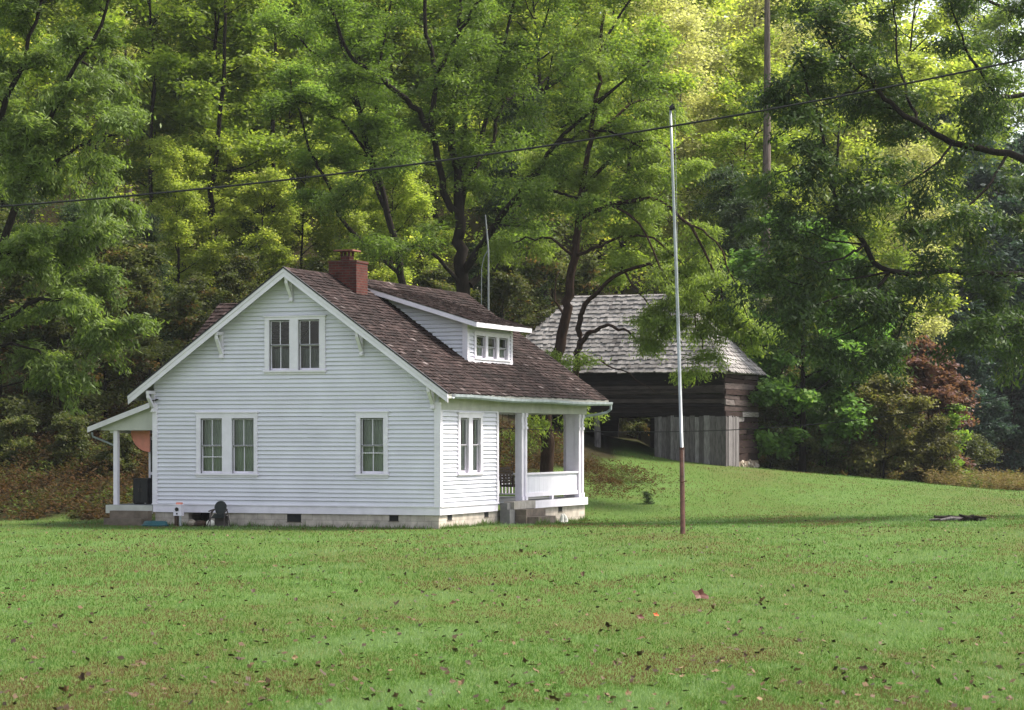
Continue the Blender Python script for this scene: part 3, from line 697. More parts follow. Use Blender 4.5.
PLANT = [
 ('Y', 185, 114, .95, 'sunlit yellow-green tree glowing behind the leaning slim trunks'),
 ('Y', 262, 113, .9, 'yellow-green tree directly above the gable peak behind the straight slim trunk'),
 ('Y', 330, 116, .95, 'yellow-green tree up the slope above the chimney'),
 ('Y', 405, 116, .95, 'yellow-green tree showing through the forked tree left of its trunk'),
 ('Y', 505, 116, .95, 'yellow-green tree showing through the forked tree right of its trunk'),
 ('Y', 835, 132, 1.1, 'yellowing tree glimpsed through the arching limbs at right'),
 ('Y', 920, 140, 1.1, 'yellowing tree behind the long upper limb at far right'),
 ('Y', 600, 130, .95, 'yellow-green tree above the double-stemmed barn tree'),
 ('Z', 225, 136, 1.1, 'tall yellowing tree at the top edge above the leaning slim trunks'),
 ('Z', 150, 134, 1.0, 'tall yellowing tree behind the straight thin trunk at left'),
 ('Z', 300, 140, 1.1, 'tall yellowing tree at the top edge above the chimney'),
 ('Z', 700, 142, 1.1, 'tall yellowing tree at the top edge right of the flagpole tip'),
 ('Z', 780, 126, .85, 'yellowing tree to the right of the grey pine trunk'),
 ('Z', 880, 150, 1.1, 'tall yellowing tree high behind the right-hand leafy tree'),
 ('Z', 560, 140, 1.1, 'tall yellowing tree behind the right limbs of the forked tree'),
 ('G', 110, 112, 1.0, 'green tree on the slope behind the drooping left tree'),
 ('G', 235, 146, 1.2, 'green tree highest on the slope above the gable'),
 ('G', 370, 114, 1.0, 'green tree right behind the slender leaning tree'),
 ('G', 545, 113, .95, 'green tree behind the barn tree and above its stems'),
 ('G', 620, 118, .9, 'green tree directly behind the barn roof ridge'),
 ('G', 735, 121, .85, 'green tree behind the dark evergreens right of the flagpole'),
 ('G', 30, 118, 1.1, 'green tree on the slope at the far left edge'),
 ('G', -40, 108, 1.0, 'green tree cut off by the left edge of the view behind the drooping tree'),
 ('G', 455, 152, 1.2, 'green tree highest on the slope behind the forked tree'),
 ('G', 640, 156, 1.2, 'green tree highest on the slope behind the flagpole tip'),
 ('G', 870, 122, .75, 'green tree behind the maple and the arching lower limb'),
 ('H', 70, 132, 1.1, 'tall green tree high on the slope at left'),
 ('H', 440, 118, 1.0, 'tall green tree close behind the forked tree'),
 ('H', 340, 154, 1.1, 'tall green tree highest above the chimney'),
 ('H', 790, 152, 1.1, 'tall green tree high behind the grey pine trunk'),
 ('H', 950, 165, 1.0, 'tall green tree high at the right behind the leafy limbs'),
 ('H', 520, 160, 1.2, 'tall green tree at the top edge over the dormer'),
 ('H', 1005, 188, 1.25, 'tall hazy green tree at the top right corner under the sky gap'),
 ('G', 1048, 196, 1.05, 'tall green tree at the far right edge against the sky'),
 ('H', 965, 200, 1.3, 'tall hazy green tree behind the big upper limb at far right'),
 ('Y', 178, 101, .50, 'young yellow-green tree low behind the leaning slim trunks'),
 ('Y', 222, 104, .55, 'young yellow-green tree low to the right of the leaning slim trunks'),
 ('Y', 252, 101, .50, 'young yellow-green tree just left of the gable peak'),
 ('Y', 296, 105, .55, 'young yellow-green tree between gable peak and chimney'),
 ('Y', 342, 104, .50, 'young yellow-green tree directly above the chimney cap'),
 ('Y', 385, 106, .52, 'young yellow-green tree between chimney and slender leaning tree'),
 ('G', 430, 108, .50, 'young green tree low behind the forked trunk'),
 ('G', 202, 110, .55, 'young green tree higher behind the leaning slim trunks'),
 ('G', 280, 111, .60, 'young green tree higher above the gable peak'),
 ('G', 360, 110, .58, 'young green tree higher above the chimney'),
 ('G', 150, 107, .60, 'young green tree behind the straight thin trunk at left'),
 ('U', 290, 97, .55, 'shaded understory tree right behind the gable peak'),
 ('U', 370, 98, .5, 'shaded understory tree between chimney and dormer'),
 ('U', 225, 93, .5, 'shaded understory tree close behind the upper left roof slope'),
 ('P', 655, 124, 1.0, 'pale thinly leaved tree just left of the flagpole tip'),
 ('P', 700, 122, 1.0, 'pale thinly leaved tree just right of the flagpole tip'),
 ('P', 735, 134, 1.1, 'pale thinly leaved tree left of the grey pine trunk'),
 ('P', 680, 138, 1.1, 'pale tall tree higher up behind the flagpole tip'),
 ('P', 815, 140, 1.0, 'pale thinly leaved tree right of the grey pine trunk'),
 ('P', 890, 128, .9, 'pale thinly leaved tree behind the arching limbs'),
 ('P', 640, 145, 1.1, 'pale tall tree at the top edge above the barn'),
 ('P', 130, 126, .9, 'pale thinly leaved tree beside the drooping left tree'),
 ('D', 705, 112, 1.0, 'dark evergreen behind the right half of the barn roof'),
 ('D', 752, 110, .95, 'dark evergreen beside the right end of the barn'),
 ('D', 785, 113, .9, 'dark evergreen behind the mid-green maple'),
 ('D', 500, 110, .9, 'dark evergreen behind the dormer and left of the barn'),
 ('D', 160, 96, .5, 'dark evergreen behind the left roof slope'),
 ('D', 60, 92, .6, 'dark evergreen behind the bank at left'),
 ('D', 235, 104, .45, 'dark evergreen behind the gable, low under the slim trunks'),
 ('D', 825, 116, .8, 'dark evergreen between maple and red dogwood'),
 ('D', 10, 98, .9, 'dark evergreen at the far left behind the drooping tree'),
 ('U', 105, 88, .75, 'rust-tinged understory tree above the side porch roof'),
 ('U', 150, 90, .7, 'rust-tinged understory tree behind the left eave'),
 ('U', 200, 96, .5, 'shaded understory tree behind the left dormer'),
 ('U', 60, 86, .7, 'shaded understory tree at the top of the weedy bank'),
 ('U', 250, 99, .6, 'shaded understory tree behind the gable peak'),
 ('U', 330, 102, .6, 'shaded understory tree right behind the chimney'),
 ('U', 500, 103, .6, 'shaded understory tree seen under the porch eave'),
 ('U', 555, 108, .8, 'shaded understory tree behind the left end of the barn'),
 ('U', 0, 86, .9, 'shaded understory tree at the left edge under the drooping branches'),
 ('U', 640, 105.5, .55, 'shaded understory tree seen through the open barn bay'),
 ('U', 770, 108, .8, 'shaded understory tree next to the log end of the barn'),
 ('U', 880, 112, .75, 'shaded understory tree behind the olive shrub'),
 ('U', 430, 100, .55, 'shaded understory tree behind the dormer roof'),
 ('X', 978, 156, .75, 'bluish dark tree at the far end of the meadow beside the red dogwood'),
 ('X', 1012, 154, .7, 'bluish dark tree at the right edge below the hanging leaves'),
 ('X', 1050, 158, .85, 'bluish dark tree at the right edge, partly out of view'),
 ('X', 945, 160, .9, 'bluish dark tree behind the red dogwood'),
 ('X', 996, 172, .9, 'bluish dark tree higher up the far slope at right'),
 ('X', 1034, 176, .95, 'bluish dark tree highest on the far slope at right'),
 ('X', 962, 150, .5, 'smaller bluish dark tree nearest the end of the dry weeds'),
]
made = {}; rsp = RS(9)
for kind, px, D, s, lab in PLANT:
    if kind not in made: made[kind] = o = KIND[kind](lab)
    else: o = copy_tree(made[kind]); o['label'] = lab
    put(o, px, D, s * rsp.uniform(.94, 1.06), rsp.rand() * 6.28)
# grey pine trunk
o = forest_tree(450, 'pine_tree', 'tall straight pine with thick grey trunk at the top edge, right of the flagpole', 34, 4.0, .66, 16, M['lf_green'], M['barkpale'], 16000, .24, .06, .29, 'oval', .05, .35, 1.5, .3, .8, .45, .3, 0, .2, .2, wob=.006, group=None); put(o, 764, 114, 1, 0)

# ------------------------------------------------------------------ the wood beyond, one mass
def far_wood():
    rs = RS(55); n = 3600; C = []; Tn = []
    while len(C) < n:
        Y = 96 + 200 * rs.rand() ** 1.3; r = rs.uniform(-.30, .168); X = r * Y
        f = hill_foot(X, Y)
        if Y < f + 16: continue
        z = float(T(X, Y)); C.append((X, Y, z + (rs.uniform(1.5, 7) if Y < f + 26 else rs.uniform(1, 17))))
    C = np.array(C); per = 85
    P = np.repeat(C, per, axis=0); sz = np.clip(.36 + (P[:, 1:2] - 96) / 120., .36, 1.2); P = P + rs.normal(0, 1, (n * per, 3)) * np.array([1.7, 1.7, 1.0]) * sz
    V = leaf_quads(rs, P, .42 * sz, .27 * sz, .3, .5)
    t = np.repeat(rs.uniform(.1, .9, n), per) + rs.normal(0, .12, n * per)
    me = fastmesh('far_woods', V, 4, np.clip(t, 0, 1), M['lf_hill']); o = link('far_woods', me)
    tag(o, 'mixed green woods covering the upper hillside behind all the single trees', 'woods', kind='stuff')
far_wood()
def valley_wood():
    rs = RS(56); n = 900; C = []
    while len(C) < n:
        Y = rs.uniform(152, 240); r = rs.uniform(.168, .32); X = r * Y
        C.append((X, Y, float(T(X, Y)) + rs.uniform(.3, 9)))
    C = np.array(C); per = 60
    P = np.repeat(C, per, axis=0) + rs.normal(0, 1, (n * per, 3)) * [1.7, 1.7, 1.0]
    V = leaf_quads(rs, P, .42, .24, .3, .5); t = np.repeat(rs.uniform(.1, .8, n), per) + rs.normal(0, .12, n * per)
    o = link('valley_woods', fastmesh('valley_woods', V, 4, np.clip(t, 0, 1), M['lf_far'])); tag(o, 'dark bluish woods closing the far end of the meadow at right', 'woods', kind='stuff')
valley_wood()

# ------------------------------------------------------------------ weeds on the bank, dry weeds at the meadow edge
def weeds(name, label, region, n, hmin, hmax, mat, seed, L, W, dens=None):
    rs = RS(seed); X, Y = region(rs, n); n = len(X); Z = T(X, Y)
    pat = lown(X * 2.2, Y * 2.2, seed); pat2 = lown(X * 5, Y * 5, seed + 1)
    hh = (hmin + (hmax - hmin) * rs.rand(n)) * (.5 + 1.0 * np.clip(pat2, 0, 1))
    per = 7
    az = rs.rand(n) * 2 * pi
    s = (np.arange(per) + 1) / per
    bend = rs.uniform(.2, .7, n)
    P = np.stack([X[:, None] + np.cos(az)[:, None] * hh[:, None] * bend[:, None] * s ** 2, Y[:, None] + np.sin(az)[:, None] * hh[:, None] * bend[:, None] * s ** 2, Z[:, None] + hh[:, None] * (s - .25 * s ** 2 * bend[:, None])], -1)
    P = P + rs.normal(0, .05, P.shape)
    P = P.reshape(-1, 3)
    V = leaf_quads(rs, P, L, W, .3, .3)
    t = np.repeat(.45 + .8 * (pat - .5) + rs.normal(0, .13, n), per) + rs.normal(0, .08, n * per)
    me = fastmesh(name, V, 4, np.clip(t, 0, 1), mat)
    tag(link(name, me), label, 'weeds', kind='stuff')
def reg_bank(rs, n):
    Y = rs.uniform(72, 97, n); X = rs.uniform(-.26, .035, n) * Y
    k = (litter(X, Y) > rs.rand(n) * .8 + .1) & ~((X > -11.8) & (Y < 79.5) & (X < 3.3)) & ~((X > 2.0) & (Y > 92))
    return X[k], Y[k]
weeds('undergrowth', 'rusty brown and green weeds covering the bank behind the house', reg_bank, 21000, .12, .5, M['weeds'], 61, .16, .05)
def reg_clump(rs, n):
    X = 3.2 + 1.05 * rs.normal(0, 1, n); Y = 89.5 + 2.6 * rs.normal(0, 1, n)
    k = (X > 2.3) & (Y > 83.5) & (Y < 95) & (rs.rand(n) < .15 + 1.1 * lown(X * 4, Y * 4, 31)); return X[k], Y[k]
weeds('weed_patch', 'rusty brown weed patch on the slope just right of the porch', reg_clump, 2600, .02, .20, M['weeds'], 63, .10, .03)
def reg_dry(rs, n):
    r = rs.uniform(.10, .30, n); Y = rs.uniform(98, 140, n); X = r * Y
    f = np.minimum(hill_foot(X, Y), 136); k = (((Y > f - 8) & (Y < f - .5)) | ((r > .150) & (Y > 99.5 + 14 * np.maximum(0, .172 - r) / .02 + 1.2 * np.sin(X)) & (Y < 116))) & (X > 9.2)
    return X[k], Y[k]
weeds('dry_weeds', 'tan dry weeds along the far edge of the meadow at right', reg_dry, 42000, .15, .6, M['straw'], 62, .20, .045)

# ------------------------------------------------------------------ fallen leaves on the lawn
def leaf_proto(seed, curl):
    rs = RS(seed); m = MB(); n = 9
    rim = []
    for k in range(n):
        a = 2 * pi * k / n; r = (1.0 if k % 2 == 0 else .62) * rs.uniform(.85, 1.15)
        x, y = r * cos(a), .75 * r * sin(a); rim.append((x, y, curl * (y * y * 1.6 + .35 * x * x) + .05 * rs.rand()))
    c = (0, 0, 0.02)
    for k in range(n): m.poly([c, rim[k], rim[(k + 1) % n]], .5)
    return m, rim
def fallen():
    rs = RS(71)
    tints = [('dark brown', .22), ('reddish brown', .55), ('tan', .8), ('pale buff', .97)]
    pool = []
    for ci, (nm, tv) in enumerate(tints):
        for sd in range(2):
            m, _ = leaf_proto(80 + ci * 3 + sd, rs.uniform(.2, .6)); m.t = [tv] * len(m.t)
            me = m.build('fallen_leaf', M['fallen']); pool.append((nm, me.data)); bpy.data.objects.remove(me)
    w_ = [.42, .33, .16, .09]
    cen = [(1 / (1 / 22. + rs.rand() * (1 / 50. - 1 / 22.)), rs.uniform(-.2, .2)) for _ in range(26)]
    for k in range(300):
        if k % 2: cy, cr = cen[rs.randint(26)]; Y = cy + rs.normal(0, .8); X = cr * cy + rs.normal(0, .45)
        else: Y = 1 / (1 / 21. + rs.rand() * (1 / 55. - 1 / 21.)); X = rs.uniform(-.215, .215) * Y
        if k % 2 == 0 and rs.rand() > .25 + 1.1 * lown(X * 1.5, Y * 1.5, 19): continue
        nm, me = pool[2 * rs.choice(4, p=w_) + rs.randint(2)]
        s = rs.uniform(.028, .058) * (1 + .25 * (Y > 32))
        o = bpy.data.objects.new('fallen_leaf', me); COL.objects.link(o)
        o.location = (X, Y, float(T(X, Y)) + .028 + .01 * rs.rand()); o.scale = (s, s, s)
        o.rotation_euler = (rs.normal(0, .5), rs.normal(0, .5), rs.rand() * 6.28)
        tag(o, 'small %s fallen leaf lying on the lawn grass' % nm, 'leaf', '%s leaves fallen on the lawn' % nm)
    for px, py, s, mat, lab in ((700, 597, .15, 'fallenred', 'large dark red curled leaf lying on the lawn below the flagpole'), (656, 615, .045, 'fallenorange', 'bright orange-red leaf on the brown patch of lawn below the flagpole'), (640, 617, .065, 'fallenred', 'flat red-brown leaf beside the bright orange leaf on the lawn')):
        D = EYE * F / (py - HY); m, _ = leaf_proto(px, .35); o = m.build('fallen_leaf', M[mat]); X = (px - CX) / F * D
        o.location = (X, D, float(T(X, D)) + .075); o.scale = (s, s, s); o.rotation_euler = (1.0, .15, .2); tag(o, lab, 'leaf')
    n = 1500
    Y = 1 / (1 / 22. + rs.rand(n) * (1 / 100. - 1 / 22.)); X = rs.uniform(-.215, .215, n) * Y
    n2 = 900; Y2 = rs.uniform(50, 78, n2); X2 = rs.uniform(-.215, .2, n2) * Y2
    X = np.concatenate([X, X2]); Y = np.concatenate([Y, Y2])
    lx = (X + 1.968) * cos(radians(21)) - (Y - 66.89) * sin(radians(21)); ly = (X + 1.968) * sin(radians(21)) + (Y - 66.89) * cos(radians(21))
    k = ~((lx > -10.6) & (lx < .2) & (ly > -.2) & (ly < 12.2)); X, Y = X[k], Y[k]
    P = np.stack([X, Y, T(X, Y) + .03], -1)
    V = leaf_quads(rs, P, .075, .06, 0, .7)
    tag(link('leaf_litter', fastmesh('leaf_litter', V, 4, np.clip(rs.beta(1.2, 2.2, len(P)), 0, 1), M['fallen'])), 'scattered tiny brown leaves all over the lawn', 'leaves', kind='stuff')
fallen()

# ------------------------------------------------------------------ farmhouse
HO = empty('farmhouse', (-1.968, 66.892, 0), radians(-21))
tag(HO, 'white clapboard farmhouse with brown shake roof, brick chimney and corner porch', 'house')
WH = 8.73; LEN = 11.95; XC = -4.43; ZR = 7.14; SL = .714
EAVE_R = .45; EAVE_L = -9.31; Y0R = -.45; Y1R = 12.9
RSH = RS(21)
def roofz(x): return ZR - SL * abs(x - XC)
def P_gable(u, z, o): return (u, -o, z)
def P_front(u, z, o): return (o, u, z)
def P_dorm(u, z, o): return (-1.0 + o, u, z)
def bx(mb, fn, u0, u1, z0, z1, o0, o1, t=.5):
    mb.hexa([fn(u0, z0, o0), fn(u1, z0, o0), fn(u1, z0, o1), fn(u0, z0, o1), fn(u0, z1, o0), fn(u1, z1, o0), fn(u1, z1, o1), fn(u0, z1, o1)], t)

def siding(mb, fn, z0, z1, lim, holes=(), exp=.1165, rs=RSH):
    z = z0
    while z < z1 - .01:
        zb, zt = z, min(z + exp, z1)
        tint = np.clip(rs.normal(.6, .14), 0, 1)
        cuts = sorted({zb, zt} | {h[2] for h in holes if zb < h[2] < zt} | {h[3] for h in holes if zb < h[3] < zt})
        ob = .050 + rs.uniform(-.002, .003)
        for a, b in zip(cuts[:-1], cuts[1:]):
            oa = ob - .046 * (a - zb) / exp; obb = ob - .046 * (b - zb) / exp
            la, lb = lim(a), lim(b)
            if la[1] - la[0] < .02: continue
            if lb[1] < lb[0]: m_ = .5 * (lb[0] + lb[1]); lb = (m_, m_)
            mid = .5 * (a + b)
            hs = sorted((h[0], h[1]) for h in holes if h[2] <= mid <= h[3])
            segs = []; ua, ub_ = la[0], lb[0]
            for h in hs:
                segs.append((ua, h[0], ub_, h[0])); ua = ub_ = h[1]
            segs.append((ua, la[1], ub_, lb[1]))
            for s in segs:
                if s[1] - s[0] < .01: continue
                # board lengths: split with a small change of tint
                cutu = [s[0], s[1]]
                if s[1] - s[0] > 3: cutu = [s[0], s[0] + (s[1] - s[0]) * rs.uniform(.3, .7), s[1]]
                for q in range(len(cutu) - 1):
                    c0, c1 = cutu[q], cutu[q + 1]
                    t0 = s[2] if q == 0 else c0; t1 = s[3] if q == len(cutu) - 2 else c1
                    tt = np.clip(tint + rs.normal(0, .08), 0, 1); d0 = rs.normal(0, .0035) if a == zb else 0; d1 = rs.normal(0, .0035) if a == zb else 0
                    g_ = .011 if a == zb else 0
                    e_ = .009 if b == zt else 0
                    mb.quad(fn(c0, a + g_ + d0, oa), fn(c1, a + g_ + d1, oa), fn(t1, b + e_, obb - .004 * (e_ > 0)), fn(t0, b + e_, obb - .004 * (e_ > 0)), tt)
                    if a == zb: mb.quad(fn(c0, a + .011 + d0, oa), fn(c1, a + .011 + d1, oa), fn(c1, a + .011 + d1, -.01), fn(c0, a + .011 + d0, -.01), tt)
        z += exp

def window(parent, fn, cu0, cu1, cz0, cz1, sashes, sz0, sz1, cols=2, curtain='pale', label=None, lower=None, cdep=.16):
    c = MB()
    us = [cu0] + [q for s in sashes for q in s] + [cu1]
    o1 = .068
    for k in range(0, len(us), 2):                              # vertical casings and mullions
        bx(c, fn, us[k], us[k + 1], sz0, sz1, -.09, o1)
    bx(c, fn, cu0, cu1, sz1, cz1, -.02, o1)
    bx(c, fn, cu0 - .03, cu1 + .03, cz1, cz1 + .035, -.0, o1 + .03)     # drip cap
    bx(c, fn, cu0, cu1, cz0, sz0 - .05, -.0, o1 - .012)
    win = c.build('window', M['trim'], parent)
    if label: win['label'] = label
    s = MB(); bx(s, fn, cu0 - .04, cu1 + .04, sz0 - .05, sz0, -.09, o1 + .035)
    s.build('sill', M['trim'], win)
    zm = .5 * (sz0 + sz1)
    for i, (a, b) in enumerate(sashes):
        sm = MB(); pm = MB()
        for (za, zb, o) in ((zm - .02, sz1, .0), (sz0, zm + .02, -.035)):
            w_ = .042
            bx(sm, fn, a, a + w_, za, zb, o - .03, o); bx(sm, fn, b - w_, b, za, zb, o - .03, o)
            bx(sm, fn, a + w_, b - w_, zb - w_, zb, o - .03, o - .001); bx(sm, fn, a + w_, b - w_, za, za + w_ * (1.5 if o < 0 else 1), o - .03, o - .001)
            for k in range(1, cols):
                um = a + (b - a) * k / cols
                bx(sm, fn, um - .011, um + .011, za + w_, zb - w_, o - .024, o - .004)
            pm.quad(fn(a + .02, za + .02, o - .015), fn(b - .02, za + .02, o - .015), fn(b - .02, zb - .02, o - .015), fn(a + .02, zb - .02, o - .015))
        if lower and i == lower[0]: bx(sm, fn, a + .04, b - .04, sz0 + lower[1], sz0 + lower[1] + .022, -.034, -.012)
        so_ = sm.build('sash', M['trim'], win)
        fm = MB(); g_ = .022
        bx(fm, fn, a + .0005, a + g_, sz0 + .001, sz1 - .001, .002, .012); bx(fm, fn, b - g_, b - .0005, sz0 + .001, sz1 - .001, .002, .012); bx(fm, fn, a + g_, b - g_, sz1 - g_ * 1.4, sz1 - .001, .002, .0115); bx(fm, fn, a + g_, b - g_, zm - .012, zm + .012, .0025, .0118)
        fm.build('storm_frame', M['storm'], win); pm.build('pane', M['glass'], win)
        cm = MB(); n = 22
        if curtain in ('pale', 'half'):
            ct, cb = (sz1, sz0 + .0)
            if curtain == 'half': ct = zm + .05
            for k in range(n):
                u0_, u1_ = a + (b - a) * k / n, a + (b - a) * (k + 1) / n
                d0 = -cdep + .018 * sin(k * 1.9 + i); d1 = -cdep + .018 * sin((k + 1) * 1.9 + i)
                cm.quad(fn(u0_, cb, d0), fn(u1_, cb, d1), fn(u1_, ct, d1), fn(u0_, ct, d0))
            cm.build('curtain', M['curtain'], win)
        elif curtain == 'sides':
            for ua, ub, ct in ((a, a + .36 * (b - a), sz1), (b - .30 * (b - a), b, sz1), (a + .36 * (b - a), b - .30 * (b - a), zm)):
                for k in range(8):
                    u0_, u1_ = ua + (ub - ua) * k / 8, ua + (ub - ua) * (k + 1) / 8
                    d0 = -cdep + .018 * sin(k * 1.9 + i); d1 = -cdep + .018 * sin((k + 1) * 1.9 + i)
                    cm.quad(fn(u0_, sz0, d0), fn(u1_, sz0, d1), fn(u1_, ct, d1), fn(u0_, ct, d0))
            cm.build('curtain', M['curtain'], win)
        else:
            for k in range(n):
                u0_, u1_ = a + (b - a) * k / n, a + (b - a) * (k + 1) / n
                d0 = -.2 + .02 * sin(k * 1.9); d1 = -.2 + .02 * sin((k + 1) * 1.9)
                cm.quad(fn(u0_, sz0, d0), fn(u1_, sz0, d1), fn(u1_, sz0 + .62, d1), fn(u0_, sz0 + .62, d0))
            cm.build('curtain', M['darkcurtain'], win)
    return win

UPS = [(-5.09, -4.46), (-4.20, -3.55)]; LWS = [(-7.24, -6.55), (-6.25, -5.56)]; W3 = [(-2.32, -1.62)]
FWS = [(1.38, 2.0), (2.27, 2.89)]
def hole(sashes, z0, z1, g=.0): return [(a - .02, b + .02, z0 - .04, z1 + .0) for a, b in sashes]

# walls
ga = MB()
def lim_g(z):
    h = (ZR - .09 - z) / SL
    return (max(-WH, XC - h), min(0, XC + h))
siding(ga, P_gable, .6, 7.0, lim_g, hole(UPS, 4.33, 5.73) + hole(LWS, 1.47, 3.01) + hole(W3, 1.49, 3.01))
ga.build('gable_wall', M['siding'], HO)
fw = MB(); siding(fw, P_front, .6, 3.22, lambda z: (0, 4.27), hole(FWS, 1.49, 3.02)); fw.build('side_wall', M['siding'], HO)
pw = MB()
siding(pw, lambda u, z, o: (u, 4.27 + o, z), .6, 3.25, lambda z: (-3.2, -.02))
siding(pw, lambda u, z, o: (-3.2 + o, u, z), .6, 3.25, lambda z: (4.27, LEN))
siding(pw, lambda u, z, o: (-WH - o, u, z), .38, 3.6, lambda z: (0, LEN))
siding(pw, lambda u, z, o: (u, LEN + o, z), .38, 3.3, lambda z: (-WH, -3.2))
siding(pw, lambda u, z, o: (u, LEN + o, z), 3.3, 7.0, lim_g)
pw.build('rear_wall', M['siding'], HO)
# corner boards, skirt, frieze
cb = MB()
cb.box(-WH - .03, -WH + .13, -.064, -.0, .6, 3.42); cb.box(-WH - .036, -WH, 0, .13, .6, 3.42)
cb.build('corner_board', M['trim'], HO); cb = MB()
cb.box(-.12, .064, -.064, 0, .6, 3.42); cb.box(.0, .062, 0, .10, .6, 3.2)
cb.build('corner_board', M['trim'], HO); cb = MB()
cb.box(.0, .062, 4.16, 4.285, .6, 3.2); cb.box(-.12, 0, 4.286, 4.32, .6, 3.2)
cb.build('corner_board', M['trim'], HO)
sk = MB()
sk.box(-WH - .02, .04, -.038, .0, .37, .58); sk.box(.0, .04, .0, 4.27, .372, .58)
sk.box(-WH - .05, .052, -.072, .0, .58, .606); sk.box(.0, .072, .0, 4.29, .582, .606)
sk.build('skirt_board', M['trim'], HO)
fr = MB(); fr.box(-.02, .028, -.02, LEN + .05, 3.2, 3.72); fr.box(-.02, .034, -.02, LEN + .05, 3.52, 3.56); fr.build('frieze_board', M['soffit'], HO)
fo = MB()
fo.box(-WH + .02, -7.66, .02, .25, -.6, .37); fo.box(-6.98, -.02, .02, .25, -.6, .37); fo.box(-7.66, -6.98, .02, .25, -.6, .02)
fo.box(-.25, -.021, .25, LEN, -.6, .37); fo.box(-WH + .02, -WH + .22, .25, LEN, -.6, .37)
fo.build('foundation', M['block'], HO)
hb = MB(); hb.box(-7.9, -6.7, 1.2, 1.24, -.3, .38); hb.build('crawl_dark_panel', M['dark'], HO)  # flat dark panel painted in for the gloom behind the foundation hole
for fn, u0, u1, z0, z1 in ((P_gable, -4.57, -4.14, .14, .35), (P_gable, -1.48, -1.21, .2, .35), (P_front, .63, .95, .22, .36), (P_front, 3.36, 3.68, .22, .36), (P_front, 9.5, 9.85, .2, .34)):
    vm = MB(); d = .012
    bx(vm, fn, u0, u1, z0, z1, -.022, -.016)  # thin dark plate stands in for the shade of a recessed vent opening
    fb = MB(); bx(fb, fn, u0 - .02, u1 + .02, z1, z1 + .018, -.03, -.004); bx(fb, fn, u0 - .02, u1 + .02, z0 - .018, z0, -.03, -.004)
    v = vm.build('foundation_vent', M['dark'], HO); fb.build('vent_frame', M['darkconcrete'], v)

window(HO, P_gable, -5.23, -3.37, 4.22, 5.81, UPS, 4.33, 5.73, 2, 'dark', 'paired attic window with dark panes under the gable peak')
window(HO, P_gable, -7.37, -5.45, 1.36, 3.16, LWS, 1.47, 3.01, 2, 'pale', 'paired sash window with drawn pale curtains', lower=(0, .45))
window(HO, P_gable, -2.45, -1.49, 1.37, 3.16, W3, 1.49, 3.01, 2, 'pale', 'single sash window with drawn curtain', lower=(0, .55))
window(HO, P_front, 1.23, 3.03, 1.40, 3.14, FWS, 1.49, 3.02, 1, 'sides', 'paired window beside the corner porch', cdep=.075)

# roof slabs (deck) and shakes
def slab(mb, xa, xb, y0, y1, th=.07, zf=roofz, t=.5):
    za, zb = zf(xa), zf(xb)
    mb.hexa([(xa, y0, za - th), (xb, y0, zb - th), (xb, y1, zb - th), (xa, y1, za - th), (xa, y0, za - .005), (xb, y0, zb - .005), (xb, y1, zb - .005), (xa, y1, za - .005)], t)
dk = MB(); slab(dk, XC, EAVE_R, Y0R, Y1R); slab(dk, EAVE_L, XC, Y0R, Y1R)
roof = dk.build('roof', M['soffit'], HO)

def shakes(mb, P, n, L, lim, exp=.155, wmin=.10, wmax=.26, lift=.027, rs=RSH, t_mu=.42, t_sd=.2, skip=None, jig=.018):
    """P(u,s): point at course coordinate u and distance s up the slope; n: roof normal"""
    n = np.array(n, float); n /= np.linalg.norm(n)
    s = 0.; row = 0
    while s < L - .02:
        ua, ub = lim(min(s + exp * .5, L)); u = ua - rs.rand() * .1
        rowt = rs.normal(0, .05)
        while u < ub:
            w_ = rs.uniform(wmin, wmax); a, b = max(u, ua), min(u + w_ - .006, ub); u += w_
            if b - a < .02: continue
            s0 = s - rs.rand() * jig; s1 = min(s + exp * 1.12, L)
            if skip and skip(.5 * (a + b), s + exp * .5): continue
            lf = lift * rs.uniform(.7, 1.6); lf2 = .003 + rs.rand() * .003
            p = [np.array(P(a, s0)), np.array(P(b, s0)), np.array(P(b, s1)), np.array(P(a, s1))]
            tw = rs.normal(0, .003)
            q = [p[0] + n * (lf + tw), p[1] + n * (lf - tw), p[2] + n * lf2, p[3] + n * lf2]
            t = np.clip(rs.normal(t_mu, t_sd) + rowt, 0, 1)
            if rs.rand() < .04: t = min(1, t + rs.uniform(.15, .42))
            mb.quad(*q, t); mb.quad(p[0], p[1], q[1], q[0], t * .8)
            mb.quad(p[0], p[3], q[3], q[0], t * .8); mb.quad(p[1], p[2], q[2], q[1], t * .8)
        s += exp; row += 1
cl = 1 / math.sqrt(1 + SL * SL)
LR = (EAVE_R - XC) / cl
sh = MB()
def weather(y, s): return 0
shakes(sh, lambda y, s: (EAVE_R - s * cl, y, roofz(EAVE_R - s * cl)), (SL, 0, 1), LR, lambda s: (Y0R - .03, Y1R + .02))
shakes(sh, lambda y, s: (EAVE_L + s * cl, y, roofz(EAVE_L + s * cl)), (-SL, 0, 1), (XC - EAVE_L) / cl, lambda s: (Y0R - .03, Y1R + .02))
y = Y0R
while y < Y1R:                                             # ridge caps
    w_ = .2
    t = np.clip(RSH.normal(.5, .2), 0, 1)
    for sg in (-1, 1):
        a = (XC, y, ZR + .035); b = (XC, y + w_ + .03, ZR + .022); c = (XC + sg * .14, y + w_ + .03, ZR - .08); d = (XC + sg * .14, y, ZR - .068)
        sh.quad(a, b, c, d, t)
    y += w_
sh.build('shakes', M['shingle'], roof)
